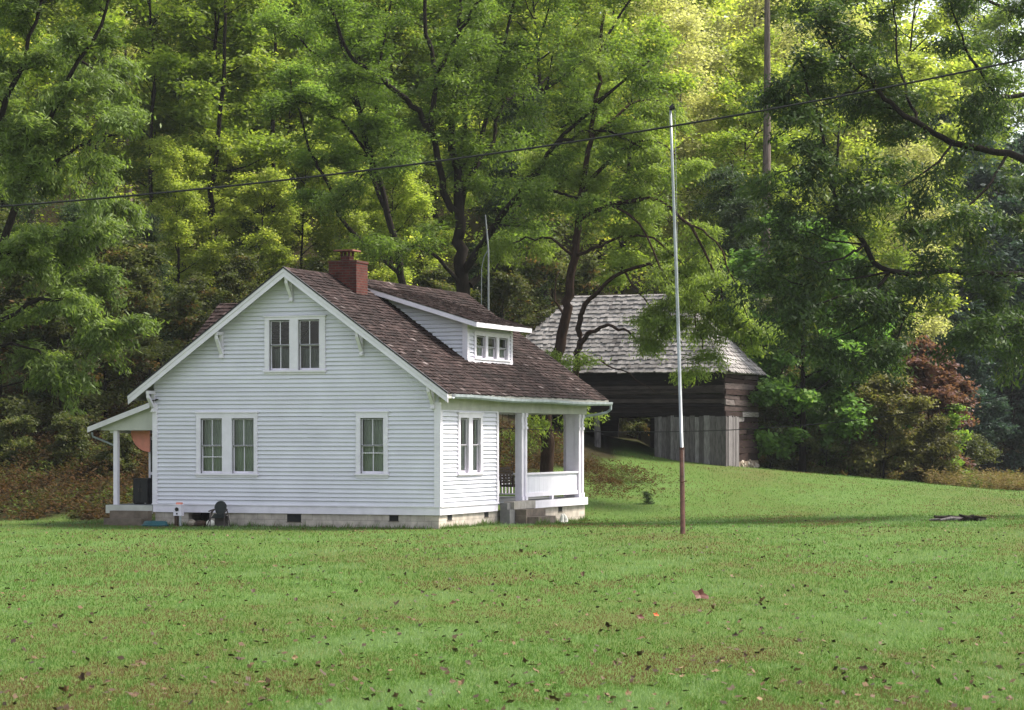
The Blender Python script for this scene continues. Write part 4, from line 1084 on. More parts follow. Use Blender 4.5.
# rake boards: white board, second thin moulding, black drip edge
for sg, xe in ((1, EAVE_R), (-1, EAVE_L)):
    rk = MB(); dr = MB()
    for (o0, o1, za, zb, mb) in ((-.03, .0, -.25, -.10, rk), (-.055, .0, -.10, -.012, rk), (-.075, .0, -.012, .035, dr)):
        pts = []
        for (x, yy) in ((XC, Y0R + o0), (xe, Y0R + o0), (xe, Y0R + o1 - .002), (XC, Y0R + o1 - .002)):
            pts.append((x, yy, roofz(x) + za))
        for (x, yy) in ((XC, Y0R + o0), (xe, Y0R + o0), (xe, Y0R + o1 - .002), (XC, Y0R + o1 - .002)):
            pts.append((x, yy, roofz(x) + zb))
        mb.hexa(pts)
    rk.build('rake_board', M['trim'], HO); dr.build('drip_edge', M['edge'], HO)
# eave fascia, sagging gutter, downspout
fa = MB(); fa.box(EAVE_R - .03, EAVE_R, Y0R, Y1R, roofz(EAVE_R) - .13, roofz(EAVE_R) - .012); fa.box(EAVE_L, EAVE_L + .03, Y0R, Y1R, roofz(EAVE_L) - .13, roofz(EAVE_L) - .012)
fa.build('fascia', M['soffit'], HO)
gt = MB(); yy = np.linspace(-.2, 13.0, 24); prof = [(0.0, .03), (.0, -.05), (.03, -.085), (.075, -.085), (.105, -.04), (.11, .03)]
def gz(v): return roofz(EAVE_R) - .045 - .05 * (v / 13.0) + .012 * sin(v * 1.1) - .03 * sin(pi * v / 13)
for a, b in zip(yy[:-1], yy[1:]):
    for (p, q) in zip(prof[:-1], prof[1:]):
        gt.quad((EAVE_R + p[0], a, gz(a) + p[1]), (EAVE_R + p[0], b, gz(b) + p[1]), (EAVE_R + q[0], b, gz(b) + q[1]), (EAVE_R + q[0], a, gz(a) + q[1]))
gt.build('gutter', M['gutter'], HO)
ds = MB()
za = gz(13.1)
ds.tube([(EAVE_R + .055, 12.95, za - .06), (EAVE_R + .055, 12.95, za - .2), (.38, 12.9, za - .30), (.10, 12.6, za - .38), (-.12, 12.3, za - .42), (-.22, 12.1, za - .6), (-.22, 12.1, .2)], .045, 8)
ds.build('downspout', M['gutter'], HO)
# brackets under the gable
for x, zt, zb in ((-8.72, 3.79, 3.24), (-6.56, 5.42, 4.74), (-4.40, 6.92, 6.28), (-2.27, 5.42, 4.76), (-.16, 3.90, 3.30)):
    b = MB(); wd = .05
    b.box(x - wd, x + wd, -.11, -.036, zb, zt)
    b.box(x - wd + .003, x + wd - .003, -.42, -.11, zt - .09, zt - .0)
    b.hexa([(x - wd + .005, -.11, zb + .06), (x + wd - .005, -.11, zb + .06), (x + wd - .005, -.11, zb + .17), (x - wd + .005, -.11, zb + .17), (x - wd + .005, -.40, zt - .20), (x + wd - .005, -.40, zt - .20), (x + wd - .005, -.40, zt - .09), (x - wd + .005, -.40, zt - .09)])
    b.box(x - wd - .012, x + wd + .012, -.13, -.03, zb - .05, zb)
    b.build('eave_bracket', M['trim'], HO)
# chimney
ch = MB(); ch.box(-4.47, -3.6, 2.5, 3.28, 6.2, 7.46); ch.box(-4.49, -3.58, 2.48, 3.30, 7.46, 7.53)
chim = ch.build('chimney', M['brick'], HO)
cf = MB(); cf.box(-4.20, -3.92, 2.72, 3.02, 7.53, 7.68); cf.build('flue', M['brick'], chim)
for xx, yy2 in ((-4.18, 2.75), (-3.94, 2.75), (-4.18, 2.99), (-3.94, 2.99)):
    k = MB(); k.box(xx - .03, xx + .03, yy2 - .03, yy2 + .03, 7.68, 7.81); k.build('cap_support', M['brick'], chim)
cc = MB(); cc.box(-4.36, -3.76, 2.58, 3.16, 7.81, 7.85); cc.build('cap_slab', plain('red_cap_slab', (.20, .085, .065), .9, 5, .7, 1.2), chim)
# shed dormer
DX = -1.0; DY0, DY1 = 4.42, 7.97; DXT = -4.02; DZT = 6.87; DXE = -.52; DZE = 5.79
dsl = (DZT - DZE) / (DXE - DXT)
def dz(x): return DZT - dsl * (x - DXT)
DW = [(5.05, 5.80), (5.97, 6.70), (6.87, 7.60)]
dm = MB()
siding(dm, P_dorm, roofz(DX) + .02, dz(DX) - .06, lambda z: (DY0, DY1), hole(DW, 4.82, 5.46))
def lim_ch(z): return (XC + (ZR - z) / SL, min(DX, DXT + (DZT - .07 - z) / dsl))
for yy3, sg in ((DY0, -1), (DY1, 1)):
    siding(dm, lambda u, z, o, yy3=yy3, sg=sg: (u, yy3 + sg * o, z), roofz(DX) + .02, 6.78, lim_ch)
dorm = dm.build('dormer', M['siding'], HO)
dcb = MB(); dcb.box(DX - .1, DX + .062, DY0 - .062, DY0, roofz(DX) + .02, dz(DX) - .07); dcb.box(DX, DX + .060, DY0, DY0 + .10, roofz(DX) + .02, dz(DX) - .07); dcb.box(DX, DX + .060, DY1 - .10, DY1 + .035, roofz(DX) - .02, dz(DX) - .07)
dcb.box(DX, DX + .072, DY0 - .02, DY1 + .02, roofz(DX) - .05, roofz(DX) + .09)
dcb.build('dormer_trim', M['trim'], dorm)
window(HO, P_dorm, 4.92, 7.72, 4.74, 5.53, DW, 4.80, 5.45, 1, 'half', 'low row of three dormer windows', cdep=.075)
dd = MB(); slab(dd, DXT, DXE, 4.0, 8.42, .06, dz); dd.build('dormer_roof', M['soffit'], dorm)
dsh = MB(); dcl = 1 / math.sqrt(1 + dsl * dsl)
shakes(dsh, lambda y, s: (DXE - s * dcl + .03, y, dz(DXE - s * dcl + .03)), (dsl, 0, 1), (DXE - DXT) / dcl, lambda s: (3.97, 8.45), t_mu=.36)
dsh.build('dormer_shakes', M['shingle'], dorm)
df = MB()
df.hexa([(DXT + .1, 3.96, dz(DXT + .1) - .15), (DXE, 3.96, dz(DXE) - .15), (DXE, 3.998, dz(DXE) - .15), (DXT + .1, 3.998, dz(DXT + .1) - .15), (DXT + .1, 3.96, dz(DXT + .1) - .025), (DXE, 3.96, dz(DXE) - .025), (DXE, 3.998, dz(DXE) - .025), (DXT + .1, 3.998, dz(DXT + .1) - .025)])
df.box(DXE, DXE + .03, 3.96, 8.45, dz(DXE) - .15, dz(DXE) - .02)
df.build('dormer_fascia', M['trim'], dorm)
# gabled dormer on the far slope: only its near roof slope shows past the rake
ld = MB(); LYR, LZR, LXE = 4.0, 6.47, -8.75; lsl = .67
for sg in (-1, 1):
    shakes(ld, lambda u, s, sg=sg: (u, LYR + sg * (1.75 - s / math.sqrt(1 + lsl * lsl)), LZR - lsl * (1.75 - s / math.sqrt(1 + lsl * lsl))), (0, sg * lsl, 1), 1.75 * math.sqrt(1 + lsl * lsl), lambda s: (LXE, -5.2), exp=.2, t_mu=.55)
    ld.quad((LXE, LYR, LZR - .02), (-5.2, LYR, LZR - .02), (-5.2, LYR + sg * 1.75, LZR - lsl * 1.75 - .02), (LXE, LYR + sg * 1.75, LZR - lsl * 1.75 - .02), .3)
ldo = ld.build('rear_dormer', M['shingle'], HO)
lw = MB(); lw.poly([(-8.45, LYR - 1.5, 3.9), (-8.45, LYR + 1.5, 3.9), (-8.45, LYR + 1.5, LZR - lsl * 1.5 - .05), (-8.45, LYR, LZR - .05), (-8.45, LYR - 1.5, LZR - lsl * 1.5 - .05)])
lw.poly([(-8.45, LYR - 1.5, 3.9), (-6.5, LYR - 1.5, 3.9), (-6.5, LYR - 1.5, LZR - lsl * 1.5 - .05), (-8.45, LYR - 1.5, LZR - lsl * 1.5 - .05)]); lw.build('rear_dormer_wall', M['siding'], ldo)
# corner porch
pf = MB(); pf.box(-3.2, .045, 4.33, LEN, .54, .6); pf.build('porch_floor', M['porchfloor'], HO)
pk = MB(); pk.box(.046, .075, 6.35, LEN + .03, .37, .597); pk.box(-3.2, .046, LEN, LEN + .03, .37, .597); pk.build('porch_skirt', M['trim'], HO)
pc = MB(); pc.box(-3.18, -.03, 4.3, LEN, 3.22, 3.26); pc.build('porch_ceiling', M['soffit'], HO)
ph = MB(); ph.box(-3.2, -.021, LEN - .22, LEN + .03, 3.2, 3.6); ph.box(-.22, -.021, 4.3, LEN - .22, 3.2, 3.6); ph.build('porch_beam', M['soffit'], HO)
def post(y0, deep):
    p = MB(); w_ = .14
    for a in (y0, y0 + .45 - w_):
        p.box(-.15, -.012, a, a + w_, .605, 3.2)
        p.box(-.165, .012, a - .015, a + w_ + .015, .604, .74)
        p.box(-.165, .012, a - .018, a + w_ + .018, 2.72, 2.80)
        p.box(-.158, .004, a - .009, a + w_ + .009, 2.86, 2.90)
        p.box(-.165, .012, a - .015, a + w_ + .015, 3.08, 3.198)
    p.box(-.15 - deep, -.151, y0 + .02, y0 + .16, .605, 3.199)
    p.box(-.13, -.06, y0 + w_ + .001, y0 + .45 - w_ - .001, .605, 3.199)
    return p
post(6.33, .08).build('porch_post', M['trim'], HO); post(11.38, .30).build('porch_post', M['trim'], HO)
hp = MB(); hp.box(-3.19, -3.06, LEN - .2, LEN - .04, .6, 3.2); hp.build('porch_post', M['trim'], HO)
hp = MB(); hp.box(-.66, -.50, LEN - .2, LEN - .04, .6, 3.2); hp.build('porch_post', M['trim'], HO)
br = MB(); a = 6.81
while a < 11.30:
    wb = .12; br.box(-.11, -.075 + RSH.uniform(-.002, .002), a, min(a + wb - .006, 11.33), .80, 1.37, np.clip(RSH.normal(.5, .2), 0, 1)); a += wb
bal = br.build('balustrade', M['siding'], HO)
tr = MB(); tr.box(-.15, -.03, 6.79, 11.37, 1.37, 1.425); tr.box(-.13, -.05, 6.79, 11.37, .71, .83); tr.box(-.13, -.04, 9.0, 9.14, .60, .71); tr.build('rail', M['trim'], bal)
fr2 = MB(); x = -3.02
while x < -.7: fr2.box(x, x + .035, LEN - .14, LEN - .105, .70, 1.30); x += .115
fb2 = fr2.build('balustrade', M['trim'], HO); fb2['label'] = 'spindle railing at the far end of the porch'
tr2 = MB(); tr2.box(-3.05, -.67, LEN - .16, LEN - .08, 1.30, 1.345); tr2.box(-3.05, -.67, LEN - .15, LEN - .09, .66, .70); tr2.build('rail', M['trim'], fb2)
# steps
st = MB(); st.box(.08, .40, 4.62, 6.38, .41, .63); stp = st.build('front_steps', M['concrete'], HO)
s1 = MB(); s1.box(.08, .38, 4.33, 6.34, -.4, .41); s1.box(.08, .30, 4.33, 4.61, .41, .60); s1.build('step', plain('grey_step_side', (.19, .185, .18), .9, 2.5, .6, 1.15, bump=.3), stp)
s2 = MB(); s2.box(.381, .72, 4.75, 6.36, -.4, .22); s2.box(.382, .72, 4.75, 6.36, .225, .40); s2.build('step', M['darkconcrete'], stp)
s3 = MB(); s3.box(.721, 1.06, 4.85, 6.3, -.4, .19); s3.build('step', M['darkconcrete'], stp)
# side lean-to porch
lz = lambda x: 3.47 + (x + 8.76) * (.77 / 2.22)
lr = MB(); lr.hexa([(-10.76, -.18, lz(-10.76) - .09), (-8.77, -.18, lz(-8.77) - .09), (-8.77, 4.2, lz(-8.77) - .09), (-10.76, 4.2, lz(-10.76) - .09), (-10.76, -.18, lz(-10.76)), (-8.77, -.18, lz(-8.77)), (-8.77, 4.2, lz(-8.77)), (-10.76, 4.2, lz(-10.76))])
side = lr.build('side_porch_roof', M['soffit'], HO)
ls = MB(); lcl = 2.22 / math.hypot(2.22, .77)
shakes(ls, lambda y, s: (-10.78 + s * lcl, y, lz(-10.78 + s * lcl)), (-.347, 0, 1), 2.22 / lcl, lambda s: (-.2, 4.2), t_mu=.2)
ls.build('shakes', M['shingle'], side)
lb = MB(); lb.hexa([(-10.78, -.215, lz(-10.78) - .15), (-8.775, -.215, lz(-8.775) - .15), (-8.775, -.182, lz(-8.775) - .15), (-10.78, -.182, lz(-10.78) - .15), (-10.78, -.215, lz(-10.78) - .0), (-8.775, -.215, lz(-8.775) - .0), (-8.775, -.182, lz(-8.775) - .0), (-10.78, -.182, lz(-10.78) - .0)])
lb.build('barge_board', M['trim'], side)
li = MB(); li.hexa([(-10.45, .0, 2.68), (-8.77, .0, 2.68), (-8.77, .06, 2.68), (-10.45, .06, 2.68), (-10.45, .0, lz(-10.45) - .1), (-8.77, .0, lz(-8.77) - .1), (-8.77, .06, lz(-8.77) - .1), (-10.45, .06, lz(-10.45) - .1)]); li.box(-10.2, -10.08, .06, 4.1, 2.6, 2.76)
li.build('porch_panel', M['soffit'], HO)
for yy4 in (.06, 3.9):
    p = MB(); p.box(-10.09, -9.96, yy4, yy4 + .13, .56, 2.7 if yy4 > 1 else 2.678); p.build('side_porch_post', M['trim'], HO)
lf = MB(); lf.box(-10.25, -8.77, -.01, 4.1, .49, .56); lfo = lf.build('side_porch_floor', M['porchfloor'], HO)
lf2 = MB(); lf2.box(-10.28, -8.77, -.04, -.012, .32, .555); lf2.box(-10.28, -10.252, -.012, 4.1, .32, .555); lf2.build('side_porch_skirt', M['soffit'], lfo)
s4 = MB(); s4.box(-10.0, -8.78, -.30, -.045, -.3, .40); s4.box(-10.02, -8.80, -.60, -.301, -.3, .19); s4.build('side_steps', M['darkconcrete'], HO)
dn = MB(); dn.tube([(-10.93, .3, 2.62), (-10.9, .3, 2.5), (-10.55, .3, 2.38), (-10.15, .25, 2.24), (-10.06, .2, 2.2)], .03, 6); dn.build('downspout', M['gutter'], HO)
sd = MB(); sd.box(-9.56, -9.50, 1.15, 1.19, .57, 2.5); sd.box(-8.86, -8.80, 1.15, 1.19, .57, 2.5); sd.box(-9.5, -8.86, 1.151, 1.189, 1.4, 1.48); sd.box(-9.5, -8.86, 1.151, 1.189, .57, .75); sd.box(-9.5, -8.86, 1.151, 1.189, 2.4, 2.5)
sdo = sd.build('screen_door', M['trim'], HO)
sc_ = MB(); sc_.box(-9.5, -8.86, 1.165, 1.172, .75, 1.4); sc_.box(-9.5, -8.86, 1.165, 1.172, 1.48, 2.4); sc_.build('screen', M['black'], sdo)

# ------------------------------------------------------------------ things by the house (h(): house coordinates to world)
RH = radians(-21)
def h(x, y, z=0):
    return np.array([-1.968 + x * cos(RH) - y * sin(RH), 66.892 + x * sin(RH) + y * cos(RH), z])
def hground(x, y):
    p = h(x, y); return np.array([p[0], p[1], float(T(p[0], p[1]))])
# porch swing
sw = empty('porch_swing', h(-1.68, 10.05, 1.0), RH + radians(90)); tag(sw, 'dark brown slatted bench swing hanging in the corner porch', 'swing')
m = MB()
for k in range(5): m.box(-.6, .6, -.22 + k * .09, -.15 + k * .09, 0, .022)
m.box(-.58, -.53, -.24, .22, -.05, -.001); m.box(.53, .58, -.24, .22, -.05, -.001); m.build('seat', M['brownwood'], sw)
m = MB()
for k in range(6):
    z0 = .06 + k * .085; m.box(-.6, .6, .20 + k * .03, .222 + k * .03, z0, z0 + .065)
for xx in (-.5, 0, .5): m.hexa([(xx - .025, .225, 0), (xx + .025, .225, 0), (xx + .025, .25, 0), (xx - .025, .25, 0), (xx - .025, .39, .56), (xx + .025, .39, .56), (xx + .025, .42, .56), (xx - .025, .42, .56)])
m.build('backrest', M['brownwood'], sw)
for s in (-1, 1):
    m = MB(); m.box(s * .6 - .03, s * .6 + .03, -.26, .26, .24, .27); m.box(s * .6 - .02, s * .6 + .02, -.22, -.17, -.04, .24); m.build('armrest', M['brownwood'], sw)
    for yy in (-.2, .3):
        m = MB(); m.tube([(s * .6, yy, .27), (s * .6, yy * .6 + .03, 1.2), (s * .6, yy * .4 + .03, 2.19)], .008, 5); m.build('chain', M['wire'], sw)
# antenna mast
mz = h(-3.86, 13.4); gz0 = float(T(mz[0], mz[1]))
an = empty('antenna_mast', (mz[0], mz[1], gz0)); tag(an, 'thin grey pipe mast rising behind the house roof', 'mast')
m = MB(); m.tube([(0, 0, -.3), (0, 0, 5.0 - gz0), (.0, 0, 8.6 - gz0), (-.10, 0, 9.75 - gz0)], [.036, .034, .027, .018], 8); m.build('pole', M['mast'], an)
m = MB(); m.tube([(-.24, .0, 5.5 - gz0), (-.22, 0, 8.0 - gz0), (-.15, 0, 8.35 - gz0), (0, 0, 8.62 - gz0)], .015, 6); m.build('brace', M['mast'], an)
# coral panel and black cabinet on the side porch
cp = empty('round_panel', h(-9.27, .75, 2.67), RH); tag(cp, 'coral red quarter-round panel hanging under the side porch roof', 'panel')
m = MB(); R_ = .60; pts = [(0, 0, 0)] + [(-R_ * cos(a) * 1.0, .10 * (1 - cos(a)) , -R_ * 1.08 * sin(a)) for a in np.linspace(0, pi / 2, 12)]
ctr = (-.40, 0, 0)
pp = [(-.02 + .0, 0, .0)] + [(-.02 - R_ * cos(a), 0, -.60 * sin(a)) for a in np.linspace(0, pi / 2, 14)]
m.poly([(p[0], -.02, p[2]) for p in pp]); m.poly([(p[0], .02, p[2]) for p in pp])
for i in range(len(pp)):
    a, b = pp[i], pp[(i + 1) % len(pp)]; m.quad((a[0], -.02, a[2]), (b[0], -.02, b[2]), (b[0], .02, b[2]), (a[0], .02, a[2]))
m.build('panel', M['coral'], cp)
m = MB(); m.tube([(q[0], -.022, q[2]) for q in pp[1:]], .012, 5); m.build('rim', M['coral'], cp)
bc = empty('storage_cabinet', h(-9.50, .85, .56), RH); tag(bc, 'low black cabinet standing on the side porch floor', 'cabinet')
m = MB(); m.box(-.24, .24, -.28, .28, .05, .72); m.box(-.25, .25, -.30, .30, .72, .75); m.build('body', M['black'], bc)
m = MB(); m.box(-.22, -.005, -.30, -.281, .08, .70); m.box(.005, .22, -.30, -.281, .08, .70); dd_ = m.build('door', M['black'], bc)
m = MB(); m.box(-.06, -.03, -.32, -.301, .36, .46); m.box(.03, .06, -.32, -.301, .36, .46); m.build('handle', M['bronze'], dd_)
for sx in (-.2, .2):
    m = MB(); m.box(sx - .03, sx + .03, -.25, .25, 0, .05); m.build('leg', M['black'], bc)
# utility pedestal
ub = empty('utility_box', hground(-7.68, -.5), RH); tag(ub, 'small white utility box on a short grey post by the house corner', 'utility box')
m = MB(); m.box(-.125, .125, -.08, .08, .29, .58); m.box(-.14, .14, -.095, .09, .58, .605); m.build('box', M['trim'], ub)
m = MB(); m.box(-.06, .10, -.05, .06, .606, .66); m.build('red_cap', M['coral'], ub)
m = MB(); m.tube([(-.01, -.081, .47), (-.01, -.11, .47)], .055, 12); m.build('dial', M['black'], ub)
m = MB(); m.tube([(-.01, -.081, .345), (-.01, -.095, .345)], .025, 10); m.build('port', M['black'], ub)
m = MB(); m.tube([(.07, -.03, -.2), (.07, -.03, .29)], .032, 8); m.build('conduit', M['pipe'], ub)
m = MB(); m.box(-.12, -.02, -.03, .05, -.2, .289); m.build('post', M['brownwood'], ub)
# round backed lawn chair, folded against the foundation
ck = empty('lawn_chair', hground(-6.32, -.62), RH); tag(ck, 'dark round-backed metal lawn chair leaning by the foundation', 'chair')
m = MB(); n_ = 20
ring = [(.19 * cos(a) * (1.0 if sin(a) > 0 else .92), 0, .52 + .2 * sin(a)) for a in np.linspace(0, 2 * pi, n_, endpoint=False)]
f_ = [(p[0], .02 + .10 * (p[2] - .3) - .02, p[2]) for p in ring]
m.poly(f_); m.poly([(p[0], p[1] + .03, p[2]) for p in f_])
for i in range(n_):
    a, b = f_[i], f_[(i + 1) % n_]; m.quad(a, b, (b[0], b[1] + .03, b[2]), (a[0], a[1] + .03, a[2]))
m.build('backrest', M['darkgreen'], ck)
m = MB(); m.hexa([(-.2, -.14, .24), (.2, -.14, .24), (.2, .04, .33), (-.2, .04, .33), (-.2, -.14, .265), (.2, -.14, .265), (.2, .04, .355), (-.2, .04, .355)]); m.build('seat', M['darkgreen'], ck)
for s in (-1, 1):
    m = MB(); m.tube([(s * .17, .05, .50), (s * .23, .0, .42), (s * .30, -.05, .2), (s * .36, -.10, 0)], .017, 6); m.build('leg', M['bronze'], ck)
    m = MB(); m.tube([(s * .19, .02, .46), (s * .21, -.12, .42), (s * .22, -.16, .2), (s * .22, -.17, 0)], .017, 6); m.build('leg', M['bronze'], ck)
    m = MB(); m.tube([(s * .2, .04, .48), (s * .25, -.10, .45), (s * .25, -.18, .43)], .02, 6); m.build('armrest', M['bronze'], ck)
m = MB(); m.box(-.2, .2, .06, .10, .02, .30); m.build('skirt', M['bronze'], ck)
# teal basin
tb = empty('plastic_basin', hground(-8.22, -.85), RH); tag(tb, 'low teal plastic basin lying upside down on the grass by the side steps', 'basin')
m = MB(); ns = 26
prof2 = [(.40, .0), (.40, .045), (.37, .05), (.35, .12), (.31, .145), (0.001, .155)]
for (r0, z0), (r1, z1) in zip(prof2[:-1], prof2[1:]):
    for k in range(ns):
        a0, a1 = 2 * pi * k / ns, 2 * pi * (k + 1) / ns
        m.quad((r0 * cos(a0), .6 * r0 * sin(a0), z0), (r0 * cos(a1), .6 * r0 * sin(a1), z0), (r1 * cos(a1), .6 * r1 * sin(a1), z1), (r1 * cos(a0), .6 * r1 * sin(a0), z1))
m.build('shell', M['teal'], tb, smooth=True)
m = MB(); m.tube([(.40 * cos(a), .24 * sin(a), .03) for a in np.linspace(0, 2 * pi, 25)], .018, 6, cap=False); m.build('rim', M['teal'], tb)
# stones by the crawl hole and by the steps
def stone(name, p, r, mat, seed, label, cat='stone', group=None, sq=(1, .8, .75)):
    rs = RS(seed); m = MB(); nu, nv = 10, 7
    ph = rs.rand(6) * 6
    def pt(i, j):
        a = 2 * pi * i / nu; b = pi * j / (nv - 1)
        rr = r * (1 + .13 * sin(2 * a + ph[0]) * sin(b) + .10 * sin(3 * a + ph[1]) * sin(b) + .08 * cos(2 * b + ph[2]))
        return (rr * sq[0] * cos(a) * sin(b), rr * sq[1] * sin(a) * sin(b), rr * sq[2] * cos(b))
    for j in range(nv - 1):
        for i in range(nu): m.quad(pt(i, j), pt(i + 1, j), pt(i + 1, j + 1), pt(i, j + 1), .3 + .4 * rs.rand())
    o = m.build(name, mat, None, smooth=True); o.location = tuple(p); tag(o, label, cat, group); return o
stone('stone', hground(-6.82, -.22) + [0, 0, .08], .12, M['white'], 1, 'rounded white stone on the grass just left of the lawn chair')
stone('stone', hground(-7.12, -.25) + [0, 0, .07], .12, M['brownwood'], 2, 'dark brown stone in front of the foundation hole', sq=(1.3, .8, .8))
stone('stone', hground(-7.42, -.2) + [0, 0, .09], .13, M['stone'], 3, 'pale brown stone between utility box and foundation hole')
# garden figure pair
for i, (dx, lab) in enumerate(((0, 'small white upright garden ornament at the foot of the porch wall, the left of two'), (.38, 'small white leaning garden ornament at the foot of the porch wall, the right of two'))):
    g = hground(.35, 8.75 + dx * 1.0); o = empty('garden_ornament', g, RH); tag(o, lab, 'ornament', 'white garden ornaments by the porch')
    m = MB(); m.tube([(0, 0, -.02), (0.01, 0, .10), ((.03 if i == 0 else -.03), 0, .2), ((.02 if i == 0 else -.07), 0, .27)], [.075, .07, .05, .03], 9); m.build('body', M['white'], o, smooth=True)
    m = MB(); m.tube([(0, 0, -.03), (0, 0, .025)], .1, 10); m.build('base', M['white'], o)
# flagpole
fpb = at(683, 534, 63.4); fpb[2] = float(T(fpb[0], fpb[1]))
fp = empty('flagpole', fpb); tag(fp, 'tall thin flagpole with rusty lower sleeve standing on the lawn', 'flagpole')
m = MB(); m.tube([(0, 0, -.3), (-.03, 0, 2.2)], [.066, .060], 12); low = m.build('lower_post', M['rust'], fp, smooth=True)
m = MB(); m.tube([(-.03, 0, 2.16), (-.031, 0, 2.22)], .067, 12); m.build('collar', M['rust'], low)
m = MB(); m.tube([(-.03, 0, 2.2), (-.13, 0, 5.5), (-.27, 0, 9.4), (-.32, 0, 10.85)], [.046, .043, .036, .030], 10); m.build('upper_pole', M['pipe'], fp, smooth=True)
m = MB(); m.tube([(-.32, 0, 10.85), (-.32, 0, 10.93), (-.25, 0, 11.02)], [.035, .04, .02], 8); m.tube([(-.30, -.03, 10.88), (-.22, -.03, 10.93)], .05, 8); m.build('pulley', M['black'], fp)
m = MB(); m.tube([(-.21, -.045, 10.85), (-.12, -.05, 6), (.03, -.055, 1.3)], .004, 4); m.build('halyard', M['pipe'], fp)
m = MB(); m.tube([(-.07, -.075, 1.32), (.10, -.075, 1.36)], .014, 6); m.build('cleat', M['rust'], fp)
# overhead cables
def cable(name, pts, D0, D1, r, label, x0, x1):
    pts = np.array(pts, float); c = np.polyfit(pts[:, 0], pts[:, 1], 3 if len(pts) > 4 else 2)
    px = np.linspace(x0, x1, 60); t = (px - x0) / (x1 - x0)
    ctr = [at(a, np.polyval(c, a), D0 + (D1 - D0) * b) for a, b in zip(px, t)]
    m = MB(); m.tube(ctr, r, 6); o = m.build(name, M['wire'], None, smooth=True); tag(o, label, 'cable'); return o
cable('power_cable', [(0, 206), (100, 200), (210, 188), (340, 171.5), (470, 157), (600, 140), (671, 126), (760, 111), (860, 92), (950, 74), (1024, 60)], 52, 46, .022, 'thick black cable sagging across the trees from upper right to left', -260, 1280)
cable('power_cable', [(500, 428.5), (585, 430), (660, 432), (735, 431), (870, 418), (950, 406), (1024, 392)], 86, 66, .015, 'thin wire passing low behind the porch and in front of the old barn', 430, 1180)
# wood heap on the lawn
lx_, ly_ = at(962, 521, 73)[:2]
lp = empty('log_heap', (lx_, ly_, float(T(lx_, ly_)))); tag(lp, 'low heap of dark rotting branches lying on the right lawn', 'log heap')
rsl = RS(4)
for k in range(9):
    L_ = rsl.uniform(.25, .6); a_ = rsl.normal(0, .35); x_ = rsl.uniform(-.5, .45); y_ = rsl.uniform(-.15, .2); z_ = .04 + .07 * rsl.rand()
    m = MB(); c = np.array([x_, y_, z_]); d = np.array([cos(a_), sin(a_), rsl.normal(0, .12)])
    m.tube([c - d * L_, c + [0, 0, .02], c + d * L_], [.03, .05, .025], 7); m.build('branch', M['bark'] if k % 3 else M['plank'], lp)
# ------------------------------------------------------------------ old barn
BO = empty('old_barn', (8.33, 97.0, 1.2), radians(-20.5)); tag(BO, 'old dark log barn with grey shake hip roof and plank shed front', 'barn')
BW, BD, BZ = 9.7, 5.1, 3.95
rsb = RS(31)
def logs(mb, fn, u0, u1, z0, z1, lo=.15, hi=.26, tmu=.4):
    z = z0
    while z < z1 - .05:
        hh = rsb.uniform(lo, hi); zt = min(z + hh - .02, z1)
        cuts = [u0, u1] if rsb.rand() < .5 else [u0, u0 + (u1 - u0) * rsb.uniform(.25, .75), u1]
        for a, b in zip(cuts[:-1], cuts[1:]):
            t = np.clip(rsb.normal(tmu, .22), 0, 1)
            if rsb.rand() < .2: t = min(1, t + .5)
            o = rsb.uniform(.0, .06); tl = rsb.normal(0, .012)
            bxq = [fn(a, z + tl, -.12), fn(b - .015, z - tl, -.12), fn(b - .015, z - tl, o), fn(a, z + tl, o), fn(a, zt + tl, -.12), fn(b - .015, zt - tl, -.12), fn(b - .015, zt - tl, o + rsb.uniform(-.03, .01)), fn(a, zt + tl, o)]
            mb.hexa(bxq, t)
        z += hh
Pf = lambda u, z, o: (u, -o, z)
Pr = lambda u, z, o: (o, u, z)
m = MB(); logs(m, Pf, -BW, 0, 2.12, BZ); logs(m, lambda u, z, o: (u, BD + o, z), -BW, 0, 2.1, BZ); logs(m, lambda u, z, o: (-BW - o, u, z), 0, BD, 2.1, BZ); m.build('front_log_wall', M['log'], BO)
m = MB(); logs(m, Pr, .0, BD, 2.12, BZ, tmu=.5); logs(m, Pr, 1.95, BD, .35, 2.1, .2, .3, .45); m.build('end_log_wall', M['brownlog'], BO)
def planks(mb, fn, u0, u1, z0, z1):
    u = u0
    while u < u1 - .03:
        w_ = rsb.uniform(.13, .26); b = min(u + w_ - .012, u1); o = rsb.uniform(0, .02); dzt = rsb.uniform(-.04, .03)
        q = [fn(u, z0, -.03 + o), fn(b, z0, -.03 + o), fn(b, z0, o), fn(u, z0, o), fn(u, z1 + dzt, -.03 + o), fn(b, z1 + dzt, -.03 + o), fn(b, z1 + dzt, o), fn(u, z1 + dzt, o)]
        mb.hexa(q, np.clip(rsb.normal(.5, .25), 0, 1)); u += w_
m = MB(); planks(m, lambda u, z, o: (u, -.06 - o, z), -2.85, .05, -.5, 2.12); planks(m, lambda u, z, o: (.065 + o, u, z), -.08, 1.9, -.5, 2.12); m.build('plank_wall', M['plank'], BO)
for x_ in (-5.25, -9.5):
    m = MB(); m.tube([(x_, -.02, -.5), (x_ + .02, -.02, 1.2), (x_ - .02, -.02, 2.12)], [.15, .13, .12], 8); m.build('barn_post', M['plank'], BO)
m = MB(); m.box(-4.6, -.1, BD - .1, BD, -.3, 2.1); m.box(-9.6, -6.0, BD - .1, BD, -.3, 2.1); m.box(-2.84, -2.72, 0.1, BD - .1, -.3, 2.1); m.box(-9.6, 0, .1, BD - .1, 2.14, 2.2); m.box(-9.7, -9.6, .1, BD, -.3, 2.1); m.build('inner_wall', M['log'], BO)
m = MB()
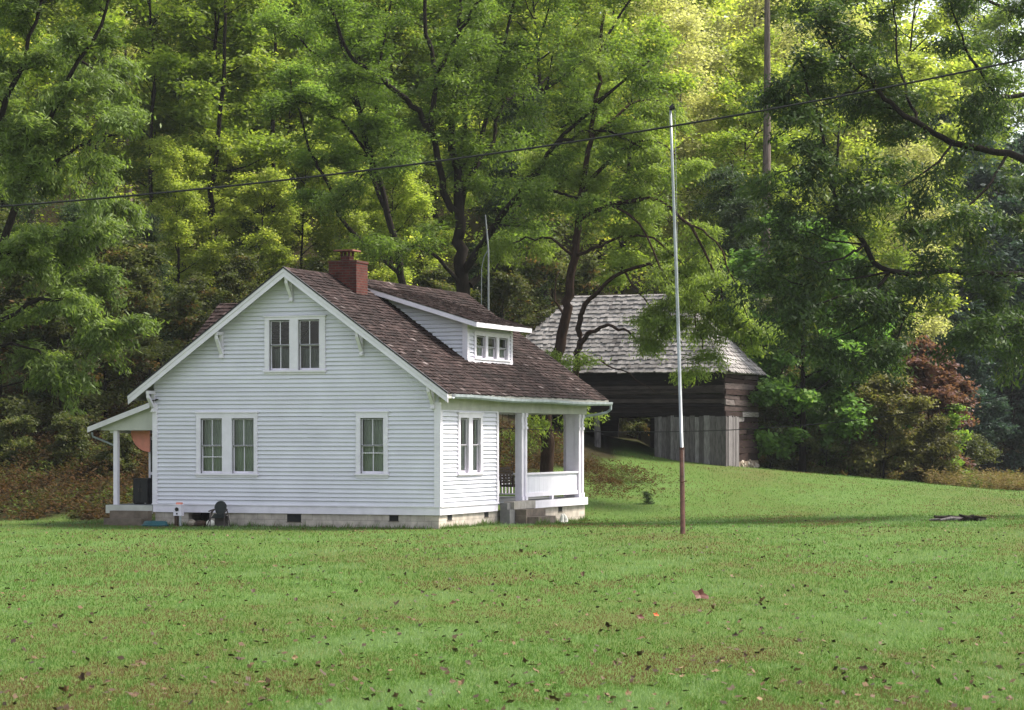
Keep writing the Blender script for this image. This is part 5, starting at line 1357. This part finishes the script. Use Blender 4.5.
for k in range(34):
    a = rsb.uniform(1.95, BD - .05); z_ = rsb.uniform(-.2, .32); r_ = rsb.uniform(.07, .16)
    m.tube([(-.05, a, z_), (.02, a, z_), (.075, a, z_ + .01)], [r_, r_, r_ * .6], 7, np.clip(rsb.normal(.5, .25), 0, 1))
m.box(-.2, .02, 1.95, BD, -.4, .34, .15); m.build('stone_pier', M['stone'], BO)
OV = .28; X0b, X1b, Y0b, Y1b = -BW - OV, OV, -OV, BD + OV; ZE = 3.86; hw = (Y1b - Y0b) / 2; RZ = ZE + 3.25; rsl2 = 3.25 / hw
RX0, RX1, RY = X0b + hw, X1b - hw, (Y0b + Y1b) / 2
m = MB()
A, B, C_, D_ = (X0b, Y0b, ZE), (X1b, Y0b, ZE), (X1b, Y1b, ZE), (X0b, Y1b, ZE); E_, G_ = (RX0, RY, RZ), (RX1, RY, RZ)
m.poly([A, B, G_, E_], .3); m.poly([B, C_, G_], .3); m.poly([C_, D_, E_, G_], .3); m.poly([D_, A, E_], .3); m.poly([A, B, C_, D_], .1)
broof = m.build('barn_roof', M['log'], BO)
m = MB(); sl_ = math.hypot(hw, 3.25); kk = hw / sl_; kz = 3.25 / sl_
bs = dict(exp=.235, wmin=.08, wmax=.22, lift=.04, rs=rsb, t_mu=.5, t_sd=.16, jig=.07)
shakes(m, lambda u, s: (u, Y0b + s * kk, ZE + s * kz), (0, -kz, kk), sl_, lambda s: (X0b + s * kk, X1b - s * kk), **bs)
shakes(m, lambda u, s: (u, Y1b - s * kk, ZE + s * kz), (0, kz, kk), sl_, lambda s: (X0b + s * kk, X1b - s * kk), **bs)
shakes(m, lambda u, s: (X1b - s * kk, u, ZE + s * kz), (kz, 0, kk), sl_, lambda s: (Y0b + s * kk, Y1b - s * kk), **bs)
shakes(m, lambda u, s: (X0b + s * kk, u, ZE + s * kz), (-kz, 0, kk), sl_, lambda s: (Y0b + s * kk, Y1b - s * kk), **bs)
m.build('shakes', M['greyshake'], broof)

# ------------------------------------------------------------------ the slightly misty morning air
def haze():
    x0, x1, y0, y1, z0, z1 = -520., 520., -420., 920., -3., 75.
    me = bpy.data.meshes.new('haze')
    me.from_pydata([(x0, y0, z0), (x1, y0, z0), (x1, y1, z0), (x0, y1, z0), (x0, y0, z1), (x1, y0, z1), (x1, y1, z1), (x0, y1, z1)], [], [(0, 3, 2, 1), (4, 5, 6, 7), (0, 1, 5, 4), (1, 2, 6, 5), (2, 3, 7, 6), (3, 0, 4, 7)])
    mt = bpy.data.materials.new('pale_air'); nt, out = nodes_of(mt)
    v = nt.nodes.new('ShaderNodeVolumePrincipled'); v.inputs['Density'].default_value = HAZE; v.inputs['Color'].default_value = (.90, .94, 1, 1); v.inputs['Anisotropy'].default_value = 0
    nt.links.new(v.outputs[0], out.inputs['Volume']); me.materials.append(mt)
    tag(link('haze', me), 'thin bluish morning haze over the meadow and hillside', 'haze', kind='stuff')
HAZE = .00011
haze()

# ------------------------------------------------------------------ camera, light, world
cam = bpy.data.cameras.new('camera'); co = bpy.data.objects.new('camera', cam); COL.objects.link(co)
co.location = (0, 0, EYE); co.rotation_euler = (radians(90), 0, 0)
cam.sensor_width = 36; cam.lens = F / 1024 * 36; cam.shift_y = (HY - 355) / 1024
cam.dof.use_dof = True; cam.dof.focus_distance = 68; cam.dof.aperture_fstop = 5.6
cam.clip_start = .5; cam.clip_end = 3000
scene.camera = co

SUN_DIR = np.array([.93, .22, 0]); SUN_EL = radians(52)
w = bpy.data.worlds.new('World'); scene.world = w; w.use_nodes = True
nt = w.node_tree; nt.nodes.clear()
sky = nt.nodes.new('ShaderNodeTexSky'); sky.sky_type = 'NISHITA'; sky.sun_disc = False
sky.sun_elevation = SUN_EL; sky.sun_rotation = math.atan2(SUN_DIR[0], SUN_DIR[1])
sky.air_density = 1.0; sky.dust_density = 2.5
bg = nt.nodes.new('ShaderNodeBackground'); bg.inputs['Strength'].default_value = .15
wo = nt.nodes.new('ShaderNodeOutputWorld')
hs = nt.nodes.new('ShaderNodeHueSaturation'); hs.inputs['Saturation'].default_value = .38
nt.links.new(sky.outputs[0], hs.inputs['Color']); nt.links.new(hs.outputs[0], bg.inputs[0]); nt.links.new(bg.outputs[0], wo.inputs[0])
sl = bpy.data.lights.new('sun', 'SUN'); so = bpy.data.objects.new('sun', sl); COL.objects.link(so)
sl.energy = 4.1; sl.angle = radians(12); sl.color = (1, .93, .80)
dv = SUN_DIR / np.linalg.norm(SUN_DIR) * cos(SUN_EL); dv = np.array([dv[0], dv[1], sin(SUN_EL)])
from mathutils import Vector
so.rotation_euler = Vector(dv).to_track_quat('Z', 'Y').to_euler()

scene.render.engine = 'CYCLES'
scene.cycles.max_bounces = 6; scene.cycles.diffuse_bounces = 3; scene.cycles.transmission_bounces = 4; scene.cycles.transparent_max_bounces = 8
scene.cycles.use_denoising = True; scene.cycles.volume_bounces = 0
scene.view_settings.view_transform = 'Standard'; scene.view_settings.look = 'None'
scene.view_settings.exposure = 1.22; scene.view_settings.gamma = 1
